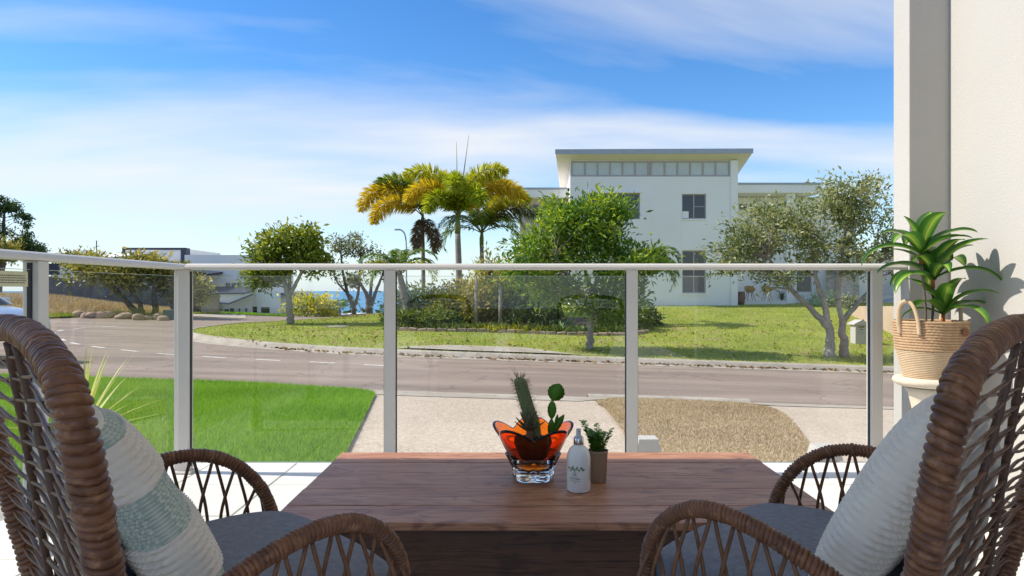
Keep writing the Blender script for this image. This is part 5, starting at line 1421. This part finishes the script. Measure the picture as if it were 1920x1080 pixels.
# shrubs at the house front and beyond the low wall
for i, (px, py, d, rx, h, m_, lab) in enumerate(((1555, 578, 35.5, .8, .9, M_agave, 'pale leafy shrub in front of the stacked stone pier'), (1590, 580, 34, .8, .6, M_grey, 'low grey shrub by the curved tan wall'))):
    bush('house_shrub', lab, gp((px-CX)/FPX*d, d, .1), rx, h, 500, .16, .035, m_, 'shrubs before the house', 90+i)
spiky('porch_plant', 'dark spiky plant on the porch beside a mustard chair', P(1466, 564, 37.3), 18, .7, .035, M_darkleaf, (30, 85), None, None, 95)
b = P(583, 606, 40); b.z = float(gz(b.x, b.y))
bush('garden_bush', 'bright yellow green bush between the low grey wall sections', b, 1.2, 1.6, 1500, .24, .06, M_yelshrub, None, 97)
# the spiky plant just outside our balustrade
b = Vector((-2.62, 4.15, float(gz(-2.62, 4.15)) + .03))
spiky('variegated_yucca', 'pale striped spiky yucca on the bright lawn outside the glass', b + Vector((0, 0, .0)), 42, .52, .012, M_yucca, (4, 86), (b + Vector((0, 0, .34)), .03), None, 99, .12)
# ---------------------------------------------------------------- left: white modern house beyond the side street
ld = 54.0
def qx(p, d=ld): return (p - CX)/FPX*d
def qz(p, d=ld): return CAMZ - (p - CY)/FPX*d
lh = thing('modern_house', 'pale lilac white modern house with navy trim beyond the side street', 'house', (qx(430), ld, qz(600)))
wins = [(qx(372), qx(395), qz(538), qz(531)), (qx(422.5), qx(432), qz(539), qz(530.5)), (qx(433.5), qx(442.5), qz(539), qz(530.5)), (qx(443.5), qx(452.5), qz(539), qz(530.5))]
mb = facade(MB(), qx(346), qx(482), qz(600), qz(478), ld, .3, wins); mb.box(qx(346), qx(346)+.3, ld+.301, ld+9, qz(600), qz(478)); mb.box(qx(482)-.3, qx(482), ld+.301, ld+9, qz(600), qz(478)); mb.box(qx(346), qx(482), ld+.3, ld+9, qz(478)-.25, qz(478)-.01)
mb.build('wall', M_facade, lh)
for w_ in wins: window(lh, *w_, ld+.1, [], fw=.04, m=M_navy)
lows = [(qx(447), qx(450.5), qz(587), qz(578)), (qx(459.5), qx(463.5), qz(587), qz(578)), (qx(473), qx(482), qz(587), qz(575)), (qx(489), qx(505.5), qz(587), qz(576))]
yl = ld - 1.5
def rq(t): return (t[0]*yl/ld, t[1]*yl/ld, CAMZ+(t[2]-CAMZ)*yl/ld, CAMZ+(t[3]-CAMZ)*yl/ld)
lows = [rq(t) for t in lows]
mb = facade(MB(), qx(411, yl), qx(525, yl), qz(602, yl), qz(546, yl), yl, .3, lows); mb.box(qx(525, yl)-.3, qx(525, yl), yl+.301, yl+8, qz(602, yl), qz(546, yl)); mb.build('lower_wall', M_facade, lh)
for w_ in lows: window(lh, *w_, yl+.1, [], fw=.04, m=M_navy)
MB().hexa([(qx(381, yl), yl-1.6, qz(552, yl-1.6)), (qx(474, yl), yl-1.6, qz(551, yl-1.6)), (qx(474, yl), yl+1.4, qz(551, yl-1.6)+.5), (qx(381, yl), yl+1.4, qz(552, yl-1.6)+.5)],
          [(qx(381, yl), yl-1.6, qz(549.5, yl-1.6)), (qx(474, yl), yl-1.6, qz(549, yl-1.6)), (qx(474, yl), yl+1.4, qz(549, yl-1.6)+.5), (qx(381, yl), yl+1.4, qz(549.5, yl-1.6)+.5)]).build('lean_to_roof', M_navy, lh)
MB().prism([(qx(412, 51), qz(569, 51)), (qx(429, 51), qz(570.5, 51)), (qx(474, 51), qz(552, 51)), (qx(474, 51), qz(550.5, 51)), (qx(412, 51), qz(551, 51))], 'y', 51, 51.2).build('lean_to_gable', M_soffit, lh)
MB().prism([(qx(412, 50.9), qz(569, 50.9)), (qx(429, 50.9), qz(571, 50.9)), (qx(475, 50.9), qz(552.5, 50.9)), (qx(475, 50.9), qz(550, 50.9)), (qx(429, 50.9), qz(568.5, 50.9)), (qx(412, 50.9), qz(566.8, 50.9))], 'y', 50.85, 50.97).build('barge_board', M_navy, lh)
MB().box(qx(377, yl-.5), qx(411, yl-.5)-.01, yl-.5, yl+.3, qz(600, yl-.5), qz(552, yl-.5)).build('timber_entry', mat('yellow_timber', (.52, .43, .27), (.44, .36, .22), 3, .7, coord='World', stretch=(6, 6, .5)), lh)
MB().box(qx(346, 52), qx(377, 52), 52, 52.3, qz(600, 52), qz(510, 52)).build('entry_glazing', M_darkglass, lh)
MB().hexa([(qx(348, 51.5), 51.5, qz(517, 51.5)), (qx(392, 51.5), 51.5, qz(516, 51.5)), (qx(392, 51.5), 53.9, qz(512, 51.5)), (qx(348, 51.5), 53.9, qz(512, 51.5))],
          [(qx(340, 51.5), 51.5, qz(505, 51.5)), (qx(393, 51.5), 51.5, qz(513, 51.5)), (qx(393, 51.5), 53.9, qz(508, 51.5)), (qx(340, 51.5), 53.9, qz(503, 51.5))]).build('entry_roof', M_navy, lh)
MB().prism([(qx(525, 53), qz(602, 53)), (qx(565, 53), qz(602, 53)), (qx(565, 53), qz(568, 53)), (qx(525, 53), qz(551, 53))], 'y', 53, 58).build('side_wing', M_facade, lh)
MB().prism([(qx(523, 52.6), qz(550.5, 52.6)), (qx(568, 52.6), qz(569, 52.6)), (qx(568, 52.6), qz(566.5, 52.6)), (qx(523, 52.6), qz(548, 52.6))], 'y', 52.6, 58.2).build('side_wing_roof', M_navy, lh)
# upper block with navy parapet
ud = 56.0
MB().box(qx(232, ud), qx(345, ud), ud, ud+7, qz(575, ud), qz(466, ud)).build('upper_block', M_facade, lh)
MB().box(qx(230, ud), qx(350, ud), ud-.06, ud-.001, qz(468.5, ud), qz(464.5, ud)).build('parapet_trim', M_navy, lh)
MB().box(qx(230, ud), qx(235, ud), ud-.08, ud+.3, qz(477, ud), qz(463.5, ud)).build('parapet_end', M_navy, lh)
MB().box(qx(340, ud), qx(350, ud), ud-.1, ud+.6, qz(500, ud), qz(465, ud)).build('parapet_end', M_navy, lh)
MB().hexa([(qx(187, 54), 50, qz(489, 50)), (qx(262, 54), 50, qz(486, 50)), (qx(262, 54), 55.8, qz(480, 54)), (qx(187, 54), 55.8, qz(480, 54))],
          [(qx(187, 54), 50, qz(487, 50)), (qx(270, 54), 50, qz(481, 50)), (qx(270, 54), 55.8, qz(473, 54)), (qx(187, 54), 55.8, qz(473, 54))]).build('skillion_roof', M_facade, lh)
MB().prism([(qx(231, 49.8), qz(486.5, 49.8)), (qx(262, 49.8), qz(484.5, 49.8)), (qx(271, 49.8), qz(479, 49.8)), (qx(271, 49.8), qz(475.5, 49.8))], 'y', 49.8, 49.95).build('skillion_fascia', M_navy, lh)
MB().box(qx(112, 52), qx(300, 52), 51, 55, qz(600, 52), qz(489, 51)-.3).build('rear_wall', M_facade, lh)
# low grey walls, drive and kerb grass of that house
drive = tag(strip('side_driveway', [(qx(360, 34), 33), (qx(360, 40), 42), (qx(356, 50), 51)], [(qx(470, 33.5), 33), (qx(430, 40), 42), (qx(395, 50), 51)], M_conc, .02, 16, 6)[0], kind='structure')
go_, gg_ = strip('side_lawn', [(qx(402, 35), 36.5), (qx(400, 45), 46), (qx(398, 50), 51.3)], [(qx(545, 36), 36.5), (qx(545, 45), 45), (qx(530, 50), 51.3)], M_lawnbase, .03, 16, 10)
blades('side_lawn_grass', gg_, 12000, .08, .05, M_turf, .03)
for (a, b_, t0, t1, d, lab) in ((478, 543, 587, 588, 44, 'long low slate grey garden wall before the modern house'), (550, 564, 593, 594, 42, 'short slate grey wall piece left of the yellow green bush'), (598, 634, 586.5, 586.5, 42, 'slate grey garden wall right of the yellow green bush')):
    g0 = qz(610, d); tag(MB().prism([(qx(a, d), g0), (qx(b_, d), g0), (qx(b_, d), qz(t1, d)), (qx(a, d), qz(t0, d))], 'y', d, d+.25).build('garden_wall', M_slate), lab, 'wall', 'slate garden walls')
c = P(432, 598, 47); bp_ = thing('letterbox_post', 'black twin post letterbox on the side lawn', 'letterbox', (c.x, c.y, float(gz(c.x, c.y))))
h = c.z - bp_.location.z + .75
MB().box(-.36, -.12, -.1, .1, 0, h*.8).build('box_body', M_blackmetal, bp_, world=False); MB().box(.02, .22, -.1, .1, 0, h).build('post', M_blackmetal, bp_, world=False)
c = G(317, 600); pb = tag(MB().box(c.x-.28, c.x+.28, c.y, c.y+.4, c.z-.1, c.z+.45).build('service_box', mat('green_box', (.07, .13, .10), None, rough=.5)), 'dark green metal service box on the verge by the rocks', 'service box'); bevel(pb, .02)
# distant parked cars below the crest, our neighbour's car on the left
M_carp = mat('silver_car_paint', (.55, .57, .60), None, rough=.22, metal=.6, spec=.6)
M_carw = mat('white_car_paint', (.75, .75, .76), None, rough=.25, spec=.6)
M_tyre = mat('tyre_rubber', (.02, .02, .02), None, rough=.85)
M_lamp = mat('headlight_lens', (.6, .6, .62), (.3, .3, .32), 20, .1, spec=.8)
def car(label, loc, rz, m, group=None):
    t = thing('parked_car', label, 'car', loc, rz, group)
    # cross sections along x (front = +x): (x, half width, sill z, belt z)
    sec = [(-2.15, .62, .42, .80), (-2.1, .78, .30, .92), (-1.6, .86, .24, .98), (-.6, .89, .22, .98), (.5, .89, .22, .98), (.95, .88, .22, 1.0), (1.45, .86, .24, .94), (1.9, .80, .28, .84), (2.12, .70, .34, .72), (2.2, .55, .42, .62)]
    vv, k = [], 10
    for (x, w, z0, z1) in sec:
        for (a, b_) in ((-.88, 0), (-1, .25), (-1, .55), (-.97, .85), (-.8, 1), (.8, 1), (.97, .85), (1, .55), (1, .25), (.88, 0)): vv.append((x, a*w, z0+(z1-z0)*b_+ (.035*(1-abs(a)) if b_ == 1 else 0)))
    f = [[i*k+j, i*k+(j+1) % k, (i+1)*k+(j+1) % k, (i+1)*k+j] for i in range(len(sec)-1) for j in range(k)] + [list(range(k)), [(len(sec)-1)*k+j for j in reversed(range(k))]]
    o = MB().add(vv, f).build('body', m, t, smooth=True, world=False); sb = o.modifiers.new('s', 'SUBSURF'); sb.levels = 2; sb.render_levels = 2
    o = MB().hexa([(-1.95, -.78, .95), (.98, -.80, .97), (.98, .80, .97), (-1.95, .78, .95)], [(-1.35, -.62, 1.47), (.15, -.62, 1.47), (.15, .62, 1.47), (-1.35, .62, 1.47)]).build('windows', M_darkglass, t, world=False); bevel(o, .06, 3)
    o = MB().hexa([(-1.42, -.64, 1.45), (.17, -.64, 1.45), (.17, .64, 1.45), (-1.42, .64, 1.45)], [(-1.25, -.55, 1.52), (.02, -.55, 1.52), (.02, .55, 1.52), (-1.25, .55, 1.52)]).build('roof', m, t, world=False); bevel(o, .03, 3)
    for y_ in (-.71, .71):
        MB().tube([(1.0, y_*1.1, .97), (.14, y_*.88, 1.48)], .035, 6).build('windscreen_pillar', m, t, world=False)
        for x in (-1.35, 1.35):
            w_ = MB().tube([(x, y_*1.23-.0, .32), (x, y_*.95, .32)], .33, 24).build('wheel', M_tyre, t, world=False)
            MB().tube([(x, y_*1.245, .32), (x, y_*1.22, .32)], .2, 18).build('rim', M_chrome, w_, world=False)
        o = MB().hexa([(1.98, y_*.62, .62), (2.1, y_*.62, .62), (2.02, y_*1.06, .64), (1.72, y_*1.13, .66)], [(1.94, y_*.62, .745), (2.05, y_*.62, .72), (1.97, y_*1.06, .77), (1.68, y_*1.15, .82)]).build('headlight', M_lamp, t, world=False); bevel(o, .02, 2)
        o = MB().box(.62, .80, y_*1.22-.09, y_*1.22+.09, 1.0, 1.13).build('mirror', m, t, world=False); bevel(o, .03, 2)
    MB().box(2.12, 2.2, -.42, .42, .50, .60).build('grille', M_blackmetal, t, world=False); MB().box(2.0, 2.18, -.5, .5, .36, .44).build('lower_grille', M_blackmetal, t, world=False)
    return t
cx_ = P(45, 592, 14.0); car('silver car nosing into view beside the road', (cx_.x - 1.8, 14.0, float(gz(cx_.x - 1.8, 14.0)) + .12), rad(-12), M_carp)
for (px, py, d, m_, lab) in ((640, 592, 56, M_carw, 'white car parked down the slope beside the grey wall'), (676, 590, 60, M_carw, 'white car parked down the slope between the gum trees')):
    q = P(px, py, d); car(lab, (q.x, q.y, q.z - 1.35), rad(75), m_, 'cars parked down the slope')
# bank, retaining wall and rocks across the bend
M_rock = mat('sandstone_rock', (.30, .20, .145), (.40, .29, .22), 3, .9, .6, 9, coord='World', bdist=.05)
rw = thing('retaining_wall', 'dark slate retaining wall above the dry bank', 'wall', tuple(P(200, 590, 37)))
MB().hexa([P(60, 596, 37), P(345, 594, 39), P(345, 594, 39.3), P(60, 596, 37.3)], [P(60, 516, 37), P(345, 545, 39), P(345, 545, 39.3), P(60, 516, 37.3)]).build('wall_body', M_slate, rw)
fn = thing('metal_fence', 'dark navy vertical slat fence on the retaining wall', 'fence', tuple(P(97, 514, 37.1)))
for k in range(26):
    a = 60 + k*2.0; p0 = P(a, 515.5, 37.05); MB().box(p0.x, p0.x+.043, p0.y, p0.y+.03, p0.z, P(a, 494, 37.05).z).build('slat', M_navy, fn)
MB().box(P(60, 500, 37.1).x, P(112, 500, 37.1).x, 37.085, 37.12, P(60, 500, 37.1).z, P(60, 498, 37.1).z).build('fence_rail', M_navy, fn)
rr_ = random.Random(5)
def rock(px, py, d, s, lab='rounded tan boulder in the row edging the dry bank'):
    c = P(px, py, d); c.z = float(gz(c.x, c.y)) + s*.28
    me = bmesh.new(); bmesh.ops.create_icosphere(me, subdivisions=3, radius=1)
    ph = [rr_.uniform(0, 6) for _ in range(6)]
    for v in me.verts:
        q = v.co; k_ = 1+.16*math.sin(q.x*2.3+ph[0])+.14*math.sin(q.y*2.7+ph[1])+.12*math.sin(q.z*3.1+ph[2])+.06*math.sin(q.x*6+ph[3])*math.sin(q.z*6+ph[4])
        v.co = Vector((q.x*k_*s, q.y*k_*s*.8, q.z*k_*s*.62))
    m_ = bpy.data.meshes.new('boulder'); me.to_mesh(m_); me.free(); m_.polygons.foreach_set('use_smooth', [True]*len(m_.polygons)); m_.materials.append(M_rock)
    o = bpy.data.objects.new('boulder', m_); COL.objects.link(o); o.location = c; o.rotation_euler = (0, 0, rr_.uniform(0, 6))
    tag(o, lab, 'rock', 'boulders edging the dry bank')
for px in np.linspace(150, 305, 20): rock(px + rr_.uniform(-4, 4), 597, 29.5 + rr_.uniform(-.5, .6), rr_.uniform(.15, .32))
# dry grass on the bank
bo, bgd = strip('dry_bank', [(-24.5, 28.8), (-21, 29.3), (-17.5, 31), (-15.8, 33)], [(-29, 36.5), (-25, 36.8), (-21, 37), (-18, 37.5)], M_drybase, .03, 30, 14)
blades('bank_grass', bgd, 22000, .16, .045, M_dry, .02, lean=1.3)
vo, vg = strip('left_verge', [(-24, 26), (-21.3, 27.2), (-19.2, 29), (-17.4, 32), (-16, 36)], [(-24, 28.9), (-21, 29.5), (-18.3, 31.2), (-16.3, 34), (-15.2, 37)], M_vergebase, .03, 24, 6)
blades('left_verge_grass', vg, 12000, .07, .04, M_verge, .03)
# trees over the bank
def canopy_tree(lab, px, py, d, lobes_, stems_, m_, seed, n=1900, kind='bank_tree', bark=None):
    b = P(px, py, d); b.z = float(gz(b.x, b.y)); st = [[(b, .16)] + [(P(*q[:2], d + (q[2] if len(q) > 2 else 0)), r) for q, r in s] for s in stems_]
    make_tree(kind, lab, 'tree', b, st, [lobe(x, y_, d, rx, rx, rz, w) for x, y_, rx, rz, w in lobes_], 60, n, .22, .055, m_, bark or M_bark_d, .45, 'trees on the dry bank', seed=seed)
canopy_tree('leaning twin stemmed tree over the boulder row', 265, 592, 31, [(200, 505, 1.2, .5, 2), (160, 515, .9, .45, 1), (235, 525, 1.0, .5, 1.5)], [[((245, 575), .13), ((215, 540), .09), ((185, 510), .04)], [((262, 570), .1), ((240, 535), .06), ((225, 505), .03)]], M_olive, 41, 2600)
canopy_tree('upright dark trunked tree in the middle of the boulder row', 292, 592, 31.5, [(255, 500, 1.1, .45, 1.6), (290, 505, .9, .55, 1.4)], [[((290, 560), .11), ((287, 525), .07), ((275, 500), .03)]], M_olive, 43, 2200)
canopy_tree('olive tree at the green service box', 330, 596, 32, [(322, 520, .8, .6, 1.5), (345, 540, .7, .55, 1.2), (305, 535, .6, .5, 1)], [[((322, 565), .09), ((320, 540), .06), ((330, 515), .03)]], M_olive, 45, 2200)
canopy_tree('small tree in the forecourt of the modern house', 366, 590, 36, [(362, 545, .7, .7, 1)], [[((365, 570), .07), ((362, 545), .04)]], M_olive, 47, 1100)
canopy_tree('tall dark evergreen tree at the far left', -20, 600, 58, [(8, 425, 2.2, 1.9, 3), (42, 462, 1.4, 1.0, 1.4), (-30, 440, 2.5, 2.5, 1.5), (2, 390, 1.3, 1.0, 1.4), (20, 470, 2.2, 1.0, 1.5)], [[((0, 520), .3), ((5, 450), .2), ((8, 400), .08)]], M_darkleaf, 49, 11000)
canopy_tree('yellow green bushy tree before the dark evergreen', 0, 600, 48, [(-5, 465, 1.5, .9, 2), (15, 480, .9, .5, 1)], [[((0, 540), .15), ((2, 480), .07)]], M_olive, 51, 2200)
canopy_tree('low olive tree crown behind the retaining wall', 165, 560, 44, [(160, 485, 1.4, .35, 2), (130, 490, .9, .3, 1)], [[((165, 530), .12), ((163, 495), .06)]], M_olive, 53, 1500)
# street lamp and aerial
t = thing('street_lamp', 'thin curved grey street lamp behind the palms', 'street lamp', tuple(P(762, 600, 46)))
MB().tube(catmull([tuple(P(762, 600, 46)), tuple(P(762, 500, 46)), tuple(P(761.5, 455, 46)), tuple(P(758, 437, 46)), tuple(P(750, 430, 46))], 8), .05, 8).build('pole', M_fascia, t, smooth=True)
q = P(748, 430.5, 46); MB().box(q.x-.28, q.x+.1, q.y-.1, q.y+.1, q.z-.05, q.z+.05).build('lamp_head', M_fascia, t, bev=.02)
t = thing('roof_aerial', 'thin television aerial on the modern house roof', 'aerial', tuple(P(181, 478, 53)))
MB().tube([tuple(P(181, 488, 53)), tuple(P(181, 451, 53))], .035, 6).build('mast', M_blackmetal, t); MB().tube([tuple(P(174, 464, 53)), tuple(P(187, 461, 53))], .02, 5).build('crossbar', M_blackmetal, t)
# far-off scrub falling to the sea
pts = []
for k in range(420):
    X = R.uniform(-60, 40); Yd = R.uniform(75, 130)
    g_ = float(gz(X, Yd)); 
    for j in range(26): pts.append((X + R.gauss(0, 1.5), Yd + R.gauss(0, 1), g_ + abs(R.gauss(0, 1.1)), R.gauss(0, .5), R.gauss(0, .5), .5, R.random()))
tag(leaf_mesh('distant_scrub', np.array(pts), .9, .3, M_darkleaf, None), kind='stuff')
